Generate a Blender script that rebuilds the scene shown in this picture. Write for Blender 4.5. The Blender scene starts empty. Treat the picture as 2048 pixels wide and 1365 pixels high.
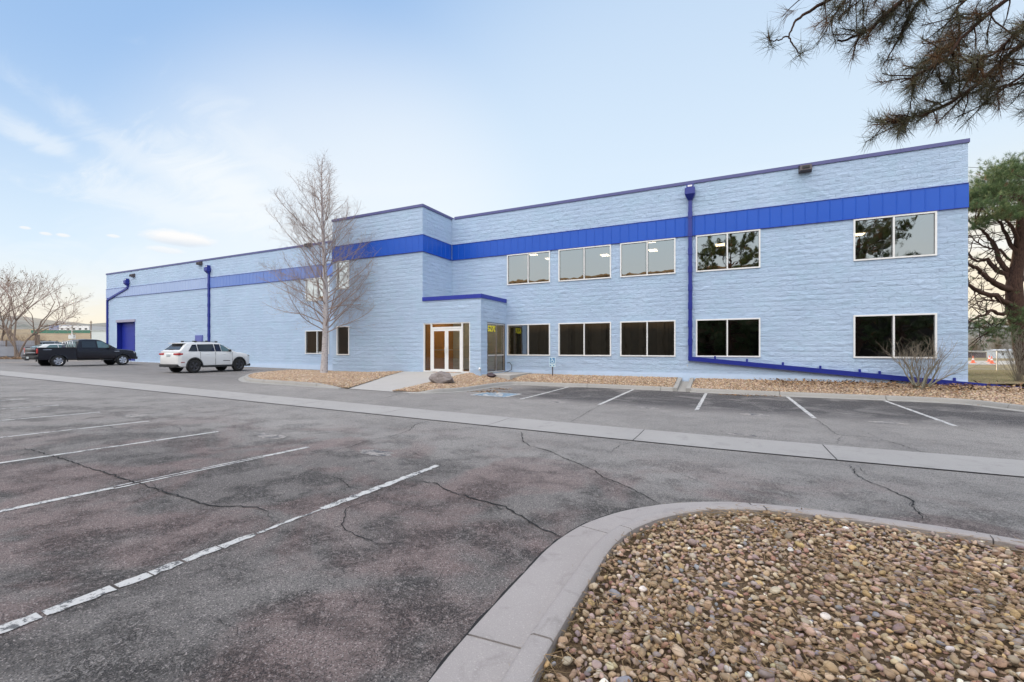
import bpy, bmesh, math, random
import numpy as np
from math import radians as R, sin, cos, pi
from mathutils import Vector, Matrix

random.seed(7)
rng = np.random.default_rng(11)
scene = bpy.context.scene
C = scene.collection

# ------------------------------------------------------------------ camera
H = 1.70; F = 897.5; CX = 1024.0; YH = 698.5; YAW = R(26.0)
cs, sn = cos(YAW), sin(YAW)
cam = bpy.data.cameras.new('camera')
camo = bpy.data.objects.new('camera', cam); C.objects.link(camo)
camo.location = (0, 0, H); camo.rotation_euler = (R(90), 0, YAW)
cam.sensor_width = 36.0; cam.lens = 36.0 * F / 2048.0
cam.shift_y = (YH - 682.5) / 2048.0
cam.clip_start = 0.05; cam.clip_end = 6000
scene.camera = camo

# ------------------------------------------------------------------ light
SUN_EL = 5.0; SUN_AZ = -29.0            # azimuth from +Y, positive towards +X
scene.view_settings.view_transform = 'Standard'
scene.view_settings.look = 'None'
scene.view_settings.exposure = 2.0
scene.view_settings.gamma = 1.0

def build_world():
    w = bpy.data.worlds.new('World'); scene.world = w; w.use_nodes = True
    nt = w.node_tree; n = nt.nodes; l = nt.links
    n.clear()
    out = n.new('ShaderNodeOutputWorld'); bg = n.new('ShaderNodeBackground')
    bg.inputs['Strength'].default_value = 0.14
    sky = n.new('ShaderNodeTexSky'); sky.sky_type = 'NISHITA'; sky.sun_disc = False
    sky.sun_elevation = R(SUN_EL); sky.sun_rotation = R(SUN_AZ)
    sky.altitude = 1600; sky.air_density = 1.0; sky.dust_density = 0.5; sky.ozone_density = 1.0
    tc = n.new('ShaderNodeTexCoord')
    nv = n.new('ShaderNodeVectorMath'); nv.operation = 'NORMALIZE'; l.new(tc.outputs['Generated'], nv.inputs[0]); D = nv.outputs[0]
    sep = n.new('ShaderNodeSeparateXYZ'); l.new(D, sep.inputs[0]); Z = sep.outputs[2]
    def mth(op, a, b=0.0):
        m = n.new('ShaderNodeMath'); m.operation = op
        for i, v in enumerate((a, b)):
            if isinstance(v, (int, float)): m.inputs[i].default_value = v
            else: l.new(v, m.inputs[i])
        return m.outputs[0]
    def mr(x, a, b, c=0.0, d=1.0, sm=True):
        m = n.new('ShaderNodeMapRange'); m.interpolation_type = 'SMOOTHSTEP' if sm else 'LINEAR'
        for i, v in enumerate((a, b, c, d)): m.inputs[i + 1].default_value = v
        l.new(x, m.inputs[0]); return m.outputs[0]
    def mixc(f, a, b, mode='MIX'):
        m = n.new('ShaderNodeMix'); m.data_type = 'RGBA'; m.blend_type = mode
        if isinstance(f, (int, float)): m.inputs[0].default_value = f
        else: l.new(f, m.inputs[0])
        for i, v in ((6, a), (7, b)):
            if isinstance(v, tuple): m.inputs[i].default_value = (*v, 1)
            else: l.new(v, m.inputs[i])
        return m.outputs[2]
    def dot(az, el):
        d = n.new('ShaderNodeVectorMath'); d.operation = 'DOT_PRODUCT'; a, e = R(az), R(el)
        d.inputs[1].default_value = (sin(a) * cos(e), cos(a) * cos(e), sin(e)); l.new(D, d.inputs[0]); return d.outputs['Value']
    def noise(scale, loc, rot, sc, det, ro, dist=0.0):
        mp = n.new('ShaderNodeMapping'); mp.inputs['Scale'].default_value = scale; mp.inputs['Rotation'].default_value = (0, 0, R(rot)); mp.inputs['Location'].default_value = loc
        l.new(P, mp.inputs[0]); t = n.new('ShaderNodeTexNoise'); t.inputs['Scale'].default_value = sc; t.inputs['Detail'].default_value = det
        t.inputs['Roughness'].default_value = ro; t.inputs['Distortion'].default_value = dist; l.new(mp.outputs[0], t.inputs['Vector']); return t.outputs['Fac']
    # directions laid out on a cloud deck overhead
    zc = mth('ADD', mth('MAXIMUM', Z, 0.0), 0.12)
    cb = n.new('ShaderNodeCombineXYZ')
    for i in range(3): l.new(zc, cb.inputs[i])
    dv = n.new('ShaderNodeVectorMath'); dv.operation = 'DIVIDE'; l.new(D, dv.inputs[0]); l.new(cb.outputs[0], dv.inputs[1]); P = dv.outputs[0]
    blue = mixc(0.72, mixc(1.0, sky.outputs[0], (0.30, 0.34, 0.40), 'MULTIPLY'), SKY_BLUE)
    # paler towards the horizon
    top = mth('ADD', mr(dot(5, 0), 0.15, 0.75, 0.50, 0.74), mr(dot(10, 0), 0.45, 0.80, 0.0, 0.42))
    tt = mth('DIVIDE', mth('SUBTRACT', top, Z), mth('SUBTRACT', top, 0.05))
    c = mixc(mr(tt, 0.0, 1.0, 0.0, 0.88), blue, SKY_PALE)
    # broad sunset glow and its warm foot
    glow = dot(-46, 12)
    c = mixc(mr(glow, 0.90, 1.0, 0.0, 0.62), c, SKY_WHITE)
    c = mixc(mth('MULTIPLY', mr(Z, 0.17, 0.0), mr(glow, 0.30, 0.98)), c, SKY_WARM)
    c = mixc(mth('MULTIPLY', mr(Z, 0.34, 0.07), mr(dot(22, 5), 0.84, 0.98, 0, 1)), c, SKY_WARM)
    # thin cirrus streaks
    ci = mth('MULTIPLY', mr(noise((0.5, 1.5, 0), (2.2, .7, 0), 62, 0.9, 9, 0.58, 0.5), 0.46, 0.72), mr(Z, 0.40, 0.2))
    ci2 = mth('MULTIPLY', mr(noise((0.35, 1.1, 0), (5.2, 3.7, 0), 55, 1.6, 8, 0.6, 0.8), 0.50, 0.75), mr(Z, 0.40, 0.22))
    c = mixc(mth('MULTIPLY', mth('MAXIMUM', ci, mth('MULTIPLY', ci2, .7)), 0.62), c, SKY_WHITE)
    # long wisps over the left wing
    n1 = noise((1.0, 2.2, 0), (1, 2, 0), 50, 2.2, 10, 0.62, 1.2)
    def wisp(px, py, L, W, ang, f):
        u = (px - CX) / F; v = (YH - py) / F; d = Vector((u * cs - sn, u * sn + cs, v)).normalized(); az = math.degrees(math.atan2(d.x, d.y)); a = R(ang)
        s_ = n.new('ShaderNodeVectorMath'); s_.operation = 'DOT_PRODUCT'; s_.inputs[1].default_value = (cos(R(az)), -sin(R(az)), 0); l.new(D, s_.inputs[0]); X = s_.outputs['Value']; Y = mth('SUBTRACT', Z, d.z)
        p = mth('ADD', mth('MULTIPLY', X, cos(a) / L), mth('MULTIPLY', Y, sin(a) / L)); q = mth('ADD', mth('MULTIPLY', X, -sin(a) / W), mth('MULTIPLY', Y, cos(a) / W))
        r = mth('SQRT', mth('ADD', mth('MULTIPLY', p, p), mth('MULTIPLY', q, q))); r = mth('ADD', r, mth('MULTIPLY', mth('SUBTRACT', n1, 0.5), -2.6))
        return mth('MULTIPLY', mth('MULTIPLY', mr(r, 1.25, 0.1), f), mr(dot(az, 15), 0.6, 0.75))
    for w_ in ((80, 280, .09, .022, -22, .5), (300, 330, .17, .028, -27, .40), (470, 385, .16, .045, -27, .75), (350, 420, .17, .03, -6, .5), (560, 330, .16, .05, -30, .35)):
        c = mixc(wisp(*w_), c, SKY_WHITE)
    # a few small low cumulus over the left wing
    ed = mth('MULTIPLY', mth('SUBTRACT', noise((1, 1, 0), (0, 0, 0), 0, 5.0, 8, 0.62), 0.5), 0.045)
    def puff(px, py, rx, ry):
        u = (px - CX) / F; v = (YH - py) / F; d = Vector((u * cs - sn, u * sn + cs, v)).normalized()
        az = math.degrees(math.atan2(d.x, d.y)); 
        sx = n.new('ShaderNodeVectorMath'); sx.operation = 'DOT_PRODUCT'; sx.inputs[1].default_value = (cos(R(az)), -sin(R(az)), 0); l.new(D, sx.inputs[0])
        a = mth('POWER', mth('ABSOLUTE', mth('DIVIDE', mth('SUBTRACT', sx.outputs['Value'], 0.0), rx)), 2.0)
        b = mth('POWER', mth('ABSOLUTE', mth('DIVIDE', mth('SUBTRACT', Z, d.z), ry)), 2.0)
        front = mr(dot(az, 8), 0.5, 0.6)
        r = mth('SQRT', mth('ADD', a, b)); q = mth('ADD', r, mth('MULTIPLY', ed, -28.0))
        return mth('MULTIPLY', mr(q, 1.15, 0.55), front), mth('SUBTRACT', Z, d.z)
    for (px, py, rx, ry, f) in ((362, 478, .052, .013, .95), (50, 456, .006, .0022, .7), (92, 468, .008, .003, .8), (126, 471, .009, .003, .8), (226, 472, .009, .003, .75), (330, 500, .03, .006, .6)):
        m, dz = puff(px, py, rx, ry)
        shade = mr(mth('ADD', dz, mth('MULTIPLY', ed, .22)), -0.012, 0.004)
        c = mixc(mth('MULTIPLY', m, f), c, mixc(shade, (1.32, 1.45, 1.60), (1.80, 1.78, 1.76)))
    # unseen sky brightened overhead and behind the camera as the soft main light
    c = mixc(mr(dot(180, 36), 0.20, 0.88), c, SKY_HIGH)
    low = mth('MULTIPLY', mr(sep.outputs[1], 0.0, -0.4), mr(Z, 0.48, 0.22)); c = mixc(mth('MULTIPLY', low, 0.9), c, mixc(mr(Z, 0.10, 0.30), (1.75, 1.88, 1.92), SKY_BACK))
    l.new(c, bg.inputs['Color']); l.new(bg.outputs[0], out.inputs[0])

SKY_BLUE = (0.76, 1.17, 1.82)
SKY_PALE = (1.50, 1.70, 1.82)
SKY_WHITE = (1.66, 1.74, 1.80)
SKY_WARM = (1.88, 1.66, 1.28)
SKY_HIGH = (5.2, 5.05, 4.9)
SKY_BACK = (1.50, 1.95, 2.3)
build_world()

sun = bpy.data.lights.new('sun', 'SUN'); sun.energy = 1.1; sun.angle = R(3.0); sun.color = (1.0, 0.72, 0.42)
suno = bpy.data.objects.new('sun', sun); C.objects.link(suno)
sd = Vector((sin(R(SUN_AZ)) * cos(R(SUN_EL)), cos(R(SUN_AZ)) * cos(R(SUN_EL)), sin(R(SUN_EL))))
suno.rotation_euler = sd.to_track_quat('Z', 'Y').to_euler()
suno.location = sd * 50

# ------------------------------------------------------------------ picture -> world
def ray(x, y):
    u = (x - CX) / F; v = (YH - y) / F
    return (u * cs - sn, u * sn + cs, v)
def onY(x, y, Y):
    r = ray(x, y); t = Y / r[1]; return Vector((r[0] * t, Y, H + r[2] * t))
def onX(x, y, X):
    r = ray(x, y); t = X / r[0]; return Vector((X, r[1] * t, H + r[2] * t))
def onZ(x, y, Z):
    r = ray(x, y); t = (Z - H) / r[2]; return Vector((r[0] * t, r[1] * t, Z))
def atD(x, y, D):
    r = ray(x, y); return Vector((r[0] * D, r[1] * D, H + r[2] * D))
def sstep(a, b, x):
    t = min(1.0, max(0.0, (x - a) / (b - a))); return t * t * (3 - 2 * t)
def zl(X, Y):                       # height of the sloping lot
    k = 0.0078 - 0.0022 * sstep(10.5, 15.5, Y)
    return k * (math.sqrt(X * X + 4) - X)
def onL(x, y, dz=0.0):
    r = ray(x, y); lo, hi = 0.4, 160.0
    for _ in range(50):
        m = (lo + hi) / 2
        if H + r[2] * m - zl(r[0] * m, r[1] * m) - dz > 0: lo = m
        else: hi = m
    return Vector((r[0] * lo, r[1] * lo, H + r[2] * lo))

# ------------------------------------------------------------------ tagging
def tag(o, label=None, cat=None, group=None, kind=None):
    if label: o['label'] = label
    if cat: o['category'] = cat
    if group: o['group'] = group
    if kind: o['kind'] = kind
    return o
def thing(name, label, cat, loc=(0, 0, 0), rz=0.0, group=None):
    o = bpy.data.objects.new(name, None); C.objects.link(o)
    o.location = loc; o.rotation_euler = (0, 0, rz)
    o.empty_display_size = 0.2
    return tag(o, label, cat, group)

# ------------------------------------------------------------------ mesh builder
class MB:
    def __init__(s): s.v = []; s.f = []; s.m = []; s.cur = 0
    def add(s, vs, fs):
        o = len(s.v); s.v += [tuple(p) for p in vs]
        for f in fs: s.f.append(tuple(i + o for i in f)); s.m.append(s.cur)
    def box(s, x0, x1, y0, y1, z0, z1):
        s.add([(x0, y0, z0), (x1, y0, z0), (x1, y1, z0), (x0, y1, z0), (x0, y0, z1), (x1, y0, z1), (x1, y1, z1), (x0, y1, z1)],
              [(3, 2, 1, 0), (4, 5, 6, 7), (0, 1, 5, 4), (1, 2, 6, 5), (2, 3, 7, 6), (3, 0, 4, 7)])
    def hexa(s, p):                # 8 corners like box
        s.add(p, [(3, 2, 1, 0), (4, 5, 6, 7), (0, 1, 5, 4), (1, 2, 6, 5), (2, 3, 7, 6), (3, 0, 4, 7)])
    def quad(s, a, b, c, d): s.add([a, b, c, d], [(0, 1, 2, 3)])
    def poly(s, pts): s.add(pts, [tuple(range(len(pts)))])
    def prism(s, pts, off):        # polygon extruded by vector off
        off = Vector(off); a = [Vector(p) for p in pts]; b = [p + off for p in a]; k = len(a)
        s.add(a + b, [tuple(range(k))[::-1], tuple(range(k, 2 * k))] + [(i, (i + 1) % k, k + (i + 1) % k, k + i) for i in range(k)])
    def tube(s, pts, rad, n=6, cap=True):
        pts = [Vector(p) for p in pts]
        if not isinstance(rad, (list, tuple)): rad = [rad] * len(pts)
        o = len(s.v); up = None
        for i, p in enumerate(pts):
            d = (pts[min(i + 1, len(pts) - 1)] - pts[max(i - 1, 0)])
            if d.length < 1e-9: d = Vector((0, 0, 1))
            d.normalize()
            if up is None: up = d.orthogonal().normalized()
            else:
                up = up - d * up.dot(d)
                up = up.normalized() if up.length > 1e-6 else d.orthogonal().normalized()
            w = d.cross(up)
            for k in range(n):
                a = 2 * pi * k / n
                s.v.append(tuple(p + (up * cos(a) + w * sin(a)) * rad[i]))
        for i in range(len(pts) - 1):
            for k in range(n):
                a = o + i * n + k; b = o + i * n + (k + 1) % n
                s.f.append((a, b, b + n, a + n)); s.m.append(s.cur)
        if cap:
            s.f.append(tuple(o + k for k in range(n))[::-1]); s.m.append(s.cur)
            e = o + (len(pts) - 1) * n
            s.f.append(tuple(e + k for k in range(n))); s.m.append(s.cur)
    def lathe(s, prof, n=24, axis='X', c=(0, 0, 0)):   # prof: (along axis, radius)
        o = len(s.v)
        for (a, r) in prof:
            for k in range(n):
                t = 2 * pi * k / n
                if axis == 'X': s.v.append((c[0] + a, c[1] + r * cos(t), c[2] + r * sin(t)))
                elif axis == 'Z': s.v.append((c[0] + r * cos(t), c[1] + r * sin(t), c[2] + a))
                else: s.v.append((c[0] + r * sin(t), c[1] + a, c[2] + r * cos(t)))
        for i in range(len(prof) - 1):
            for k in range(n):
                a = o + i * n + k; b = o + i * n + (k + 1) % n
                s.f.append((a, b, b + n, a + n)); s.m.append(s.cur)
        s.f.append(tuple(o + k for k in range(n))[::-1]); s.m.append(s.cur)
        e = o + (len(prof) - 1) * n
        s.f.append(tuple(e + k for k in range(n))); s.m.append(s.cur)
    def build(s, name, mat, parent=None, smooth=False, sharp=None, fix=True, label=None):
        me = bpy.data.meshes.new(name)
        me.from_pydata(s.v, [], s.f)
        mats = mat if isinstance(mat, (list, tuple)) else [mat]
        for mm in mats: me.materials.append(mm)
        if len(mats) > 1: me.polygons.foreach_set('material_index', s.m)
        if fix:
            bm = bmesh.new(); bm.from_mesh(me); bmesh.ops.recalc_face_normals(bm, faces=bm.faces); bm.to_mesh(me); bm.free()
        if smooth:
            me.shade_smooth()
            if sharp: me.set_sharp_from_angle(angle=R(sharp))
        me.update()
        o = bpy.data.objects.new(name, me); C.objects.link(o)
        if parent: o.parent = parent
        if label: o['label'] = label
        return o

def np_mesh(name, V, Fc, mat, parent=None, smooth=False, col=None, k=None):
    """V (n,3), Fc (m,k) -> mesh object; col (n,3) point colours"""
    me = bpy.data.meshes.new(name)
    V = np.ascontiguousarray(V, dtype=np.float32); Fc = np.ascontiguousarray(Fc, dtype=np.int32)
    k = Fc.shape[1]; m = Fc.shape[0]
    me.vertices.add(len(V)); me.vertices.foreach_set('co', V.ravel())
    me.loops.add(m * k); me.loops.foreach_set('vertex_index', Fc.ravel())
    me.polygons.add(m)
    me.polygons.foreach_set('loop_start', np.arange(0, m * k, k, dtype=np.int32))
    me.polygons.foreach_set('loop_total', np.full(m, k, dtype=np.int32))
    if smooth: me.polygons.foreach_set('use_smooth', np.ones(m, dtype=bool))
    me.update(calc_edges=True)
    if col is not None:
        a = me.attributes.new('tone', 'FLOAT_COLOR', 'POINT')
        cc = np.ones((len(V), 4), dtype=np.float32); cc[:, :3] = col
        a.data.foreach_set('color', cc.ravel())
    me.materials.append(mat)
    o = bpy.data.objects.new(name, me); C.objects.link(o)
    if parent: o.parent = parent
    return o

# ------------------------------------------------------------------ materials
class NT:
    def __init__(s, name):
        s.mat = bpy.data.materials.new(name); s.mat.use_nodes = True
        s.nt = s.mat.node_tree; s.n = s.nt.nodes; s.l = s.nt.links
        s.p = s.n['Principled BSDF']; s.out = s.n['Material Output']
        s.tc = s.n.new('ShaderNodeTexCoord')
    def vec(s, scale=(1, 1, 1), src='Object', loc=(0, 0, 0), rot=(0, 0, 0)):
        m = s.n.new('ShaderNodeMapping'); m.inputs['Scale'].default_value = scale
        m.inputs['Location'].default_value = loc; m.inputs['Rotation'].default_value = rot
        s.l.new(s.tc.outputs[src], m.inputs[0]); return m.outputs[0]
    def noise(s, scale, detail=4, rough=0.55, v=None, dist=0.0, out='Fac'):
        t = s.n.new('ShaderNodeTexNoise'); t.inputs['Scale'].default_value = scale
        t.inputs['Detail'].default_value = detail; t.inputs['Roughness'].default_value = rough
        t.inputs['Distortion'].default_value = dist
        s.l.new(v if v is not None else s.tc.outputs['Object'], t.inputs['Vector']); return t.outputs[out]
    def vor(s, scale, v=None, feature='F1', out='Distance', rnd=1.0):
        t = s.n.new('ShaderNodeTexVoronoi'); t.feature = feature; t.inputs['Scale'].default_value = scale
        t.inputs['Randomness'].default_value = rnd
        s.l.new(v if v is not None else s.tc.outputs['Object'], t.inputs['Vector']); return t.outputs[out]
    def rng(s, x, a, b, c=0.0, d=1.0, smooth=False):
        m = s.n.new('ShaderNodeMapRange')
        if smooth: m.interpolation_type = 'SMOOTHSTEP'
        for i, v in enumerate((a, b, c, d)): m.inputs[i + 1].default_value = v
        s.l.new(x, m.inputs[0]); return m.outputs[0]
    def math(s, op, a, b=0.0):
        m = s.n.new('ShaderNodeMath'); m.operation = op
        for i, v in enumerate((a, b)):
            if isinstance(v, (int, float)): m.inputs[i].default_value = v
            else: s.l.new(v, m.inputs[i])
        return m.outputs[0]
    def mix(s, fac, a, b, mode='MIX'):
        m = s.n.new('ShaderNodeMix'); m.data_type = 'RGBA'; m.blend_type = mode
        if isinstance(fac, (int, float)): m.inputs[0].default_value = fac
        else: s.l.new(fac, m.inputs[0])
        for i, v in ((6, a), (7, b)):
            if isinstance(v, (tuple, list)): m.inputs[i].default_value = (*v[:3], 1)
            else: s.l.new(v, m.inputs[i])
        return m.outputs[2]
    def ramp(s, x, stops):
        r = s.n.new('ShaderNodeValToRGB'); e = r.color_ramp.elements
        while len(e) < len(stops): e.new(0.5)
        for i, (p, c) in enumerate(stops): e[i].position = p; e[i].color = (*c, 1)
        s.l.new(x, r.inputs[0]); return r.outputs[0]
    def attr(s, name):
        a = s.n.new('ShaderNodeAttribute'); a.attribute_name = name; return a.outputs['Color']
    def bump(s, h, strength=0.5, dist=0.01, nrm=None):
        b = s.n.new('ShaderNodeBump'); b.inputs['Strength'].default_value = strength; b.inputs['Distance'].default_value = dist
        s.l.new(h, b.inputs['Height'])
        if nrm is not None: s.l.new(nrm, b.inputs['Normal'])
        s.l.new(b.outputs[0], s.p.inputs['Normal']); return b.outputs[0]
    def set(s, col=None, rough=None, metal=None, spec=None, coat=None):
        def put(k, v):
            if v is None: return
            if isinstance(v, (int, float)): s.p.inputs[k].default_value = v
            elif isinstance(v, (tuple, list)): s.p.inputs[k].default_value = (*v[:3], 1)
            else: s.l.new(v, s.p.inputs[k])
        put('Base Color', col); put('Roughness', rough); put('Metallic', metal); put('Specular IOR Level', spec); put('Coat Weight', coat)
        return s.mat

def simple(name, col, rough=0.6, metal=0.0, spec=0.5, coat=0.0, var=0.12, scale=6.0, bump=0.0, bscale=60):
    t = NT(name)
    c = t.mix(t.noise(scale, 5), tuple(x * (1 - var) for x in col), tuple(min(1, x * (1 + var)) for x in col))
    if bump: t.bump(t.noise(bscale, 4), bump, 0.005)
    return t.set(c, rough, metal, spec, coat)

def wall_mat(name, axis):
    """rough split-face block, painted pale blue; relief is in the mesh, joints and fine grain in the bump"""
    t = NT(name)
    sx = t.n.new('ShaderNodeSeparateXYZ'); t.l.new(t.tc.outputs['Object'], sx.inputs[0])
    cb = t.n.new('ShaderNodeCombineXYZ')
    t.l.new(sx.outputs[0 if axis == 'X' else 1], cb.inputs[0]); t.l.new(sx.outputs[2], cb.inputs[1])
    br = t.n.new('ShaderNodeTexBrick'); br.inputs['Scale'].default_value = 1.0
    br.inputs['Brick Width'].default_value = 0.4; br.inputs['Row Height'].default_value = 0.2
    br.inputs['Mortar Size'].default_value = 0.009; br.inputs['Mortar Smooth'].default_value = 0.6
    br.inputs['Color1'].default_value = (0.44, 0.44, 0.44, 1); br.inputs['Color2'].default_value = (0.6, 0.6, 0.6, 1)
    br.inputs['Mortar'].default_value = (0, 0, 0, 1)
    t.l.new(cb.outputs[0], br.inputs['Vector'])
    v2 = t.vec((1, 1, 1.7))
    n1 = t.noise(22, 6, 0.66, v2, 0.2); n2 = t.noise(70, 4, 0.6, v2)
    h = t.math('ADD', t.math('MULTIPLY', n1, 0.7), t.math('MULTIPLY', n2, 0.25))
    n3 = t.rng(t.noise(11, 6, 0.65, t.vec((1, 1, 2.6)), 0.25), 0.40, 0.60)
    h = t.math('ADD', h, t.math('MULTIPLY', n3, 0.55))
    h = t.math('ADD', h, t.math('MULTIPLY', br.outputs['Fac'], -0.55))
    t.bump(h, 1.0, 0.014)
    c = t.mix(t.rng(t.noise(0.5, 5, 0.6), 0.3, 0.7), (0.41, 0.525, 0.705), (0.475, 0.60, 0.785)); c = t.mix(t.math('MULTIPLY', t.rng(t.noise(1.6, 4, 0.6), 0.45, 0.65), 0.35), c, (0.40, 0.57, 0.72))
    blk = t.mix(0.09, c, br.outputs['Color'], 'SOFT_LIGHT')
    # worn flecks where the paint missed the deep pits
    pit = t.rng(t.noise(9, 5, 0.7, v2), 0.28, 0.36, 1.0, 0.0)
    c2 = t.mix(t.math('MULTIPLY', pit, 0.45), blk, (0.24, 0.31, 0.42))
    c3 = t.mix(t.math('MULTIPLY', t.rng(t.noise(5, 6, 0.7, v2), 0.6, 0.72), 0.35), c2, (0.66, 0.78, 0.92))
    return t.set(c3, 0.75, 0, 0.3)

M = {}
M['wall_x'] = wall_mat('painted_block_front', 'X')
M['wall_y'] = wall_mat('painted_block_side', 'Y')
M['plinth'] = simple('painted_plinth', (0.50, 0.62, 0.80), 0.7, var=0.1, scale=3, bump=0.3, bscale=25)
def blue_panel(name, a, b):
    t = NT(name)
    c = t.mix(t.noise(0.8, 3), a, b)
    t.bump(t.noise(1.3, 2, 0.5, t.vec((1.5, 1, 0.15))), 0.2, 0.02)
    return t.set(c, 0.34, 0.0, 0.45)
M['blue'] = blue_panel('blue_metal_panel', (0.004, 0.075, 0.46), (0.010, 0.095, 0.54))
M['blue_sky_sheen'] = blue_panel('blue_panel_painted_sheen', (0.11, 0.20, 0.54), (0.17, 0.26, 0.58))  # grazing sky reflection mixed into the band colour, nearer part of the wing
M['blue_sky_sheen_pale'] = blue_panel('blue_panel_painted_sheen_pale', (0.30, 0.40, 0.64), (0.38, 0.47, 0.70))  # stronger sky reflection painted into the colour, far part of the wing
M['blue_trim'] = simple('blue_painted_trim', (0.015, 0.03, 0.32), 0.45, var=0.15)
M['cap'] = simple('parapet_cap_metal', (0.085, 0.09, 0.25), 0.45, var=0.15)
M['pipe'] = simple('blue_pipe_paint', (0.008, 0.020, 0.24), 0.38, spec=0.6, var=0.15)
M['white_frame'] = simple('white_aluminium', (0.80, 0.80, 0.80), 0.4, var=0.04)
M['alu'] = simple('clear_aluminium', (0.62, 0.62, 0.63), 0.35, 0.3, var=0.05)
M['dark'] = simple('dark_plastic', (0.025, 0.025, 0.028), 0.6)
M['gap'] = simple('dark_seam', (0.035, 0.032, 0.03), 0.9)  # near-black tone for the car door seams
M['steel'] = simple('galvanised_steel', (0.42, 0.43, 0.44), 0.45, 0.7, scale=20)
M['roof'] = simple('roof_membrane', (0.35, 0.35, 0.35), 0.9)
M['inner'] = simple('office_interior', (0.10, 0.09, 0.08), 0.9)
M['wood_in'] = simple('warm_lobby_wall', (0.42, 0.22, 0.07), 0.7, var=0.3, scale=3)
def emis(name, col, s):
    t = NT(name); t.p.inputs['Emission Color'].default_value = (*col, 1); t.p.inputs['Emission Strength'].default_value = s
    return t.set(col, 0.5)
M['tube_light'] = emis('ceiling_light_panel', (1.0, 0.90, 0.70), 3.2)
M['lobby_light'] = emis('lobby_downlight', (1.0, 0.78, 0.45), 22.0)

def glass(name, tint, refl, wav=0.0022):
    t = NT(name); n, l = t.n, t.l
    tr = n.new('ShaderNodeBsdfTransparent'); tr.inputs[0].default_value = (*tint, 1)
    gl = n.new('ShaderNodeBsdfGlossy'); gl.inputs['Roughness'].default_value = 0.0
    gl.inputs['Color'].default_value = (0.92, 0.94, 0.93, 1)
    lw = n.new('ShaderNodeFresnel'); lw.inputs['IOR'].default_value = 1.5
    fac = t.math('MAXIMUM', refl, t.math('ADD', lw.outputs[0], refl * 0.7))
    b = n.new('ShaderNodeBump'); b.inputs['Strength'].default_value = 1.0; b.inputs['Distance'].default_value = wav
    l.new(t.noise(1.6, 2, 0.5), b.inputs['Height']); l.new(b.outputs[0], gl.inputs['Normal'])
    mx = n.new('ShaderNodeMixShader'); l.new(fac, mx.inputs[0]); l.new(tr.outputs[0], mx.inputs[1]); l.new(gl.outputs[0], mx.inputs[2])
    l.new(mx.outputs[0], t.out.inputs[0]); n.remove(t.p)
    return t.mat
M['glass_bright'] = glass('mirror_glass', (0.45, 0.45, 0.45), 0.80)
M['glass'] = glass('bronze_tinted_glass', (0.30, 0.27, 0.22), 0.38)
M['lobby_glass'] = glass('lobby_glass', (0.55, 0.50, 0.42), 0.10)

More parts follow.
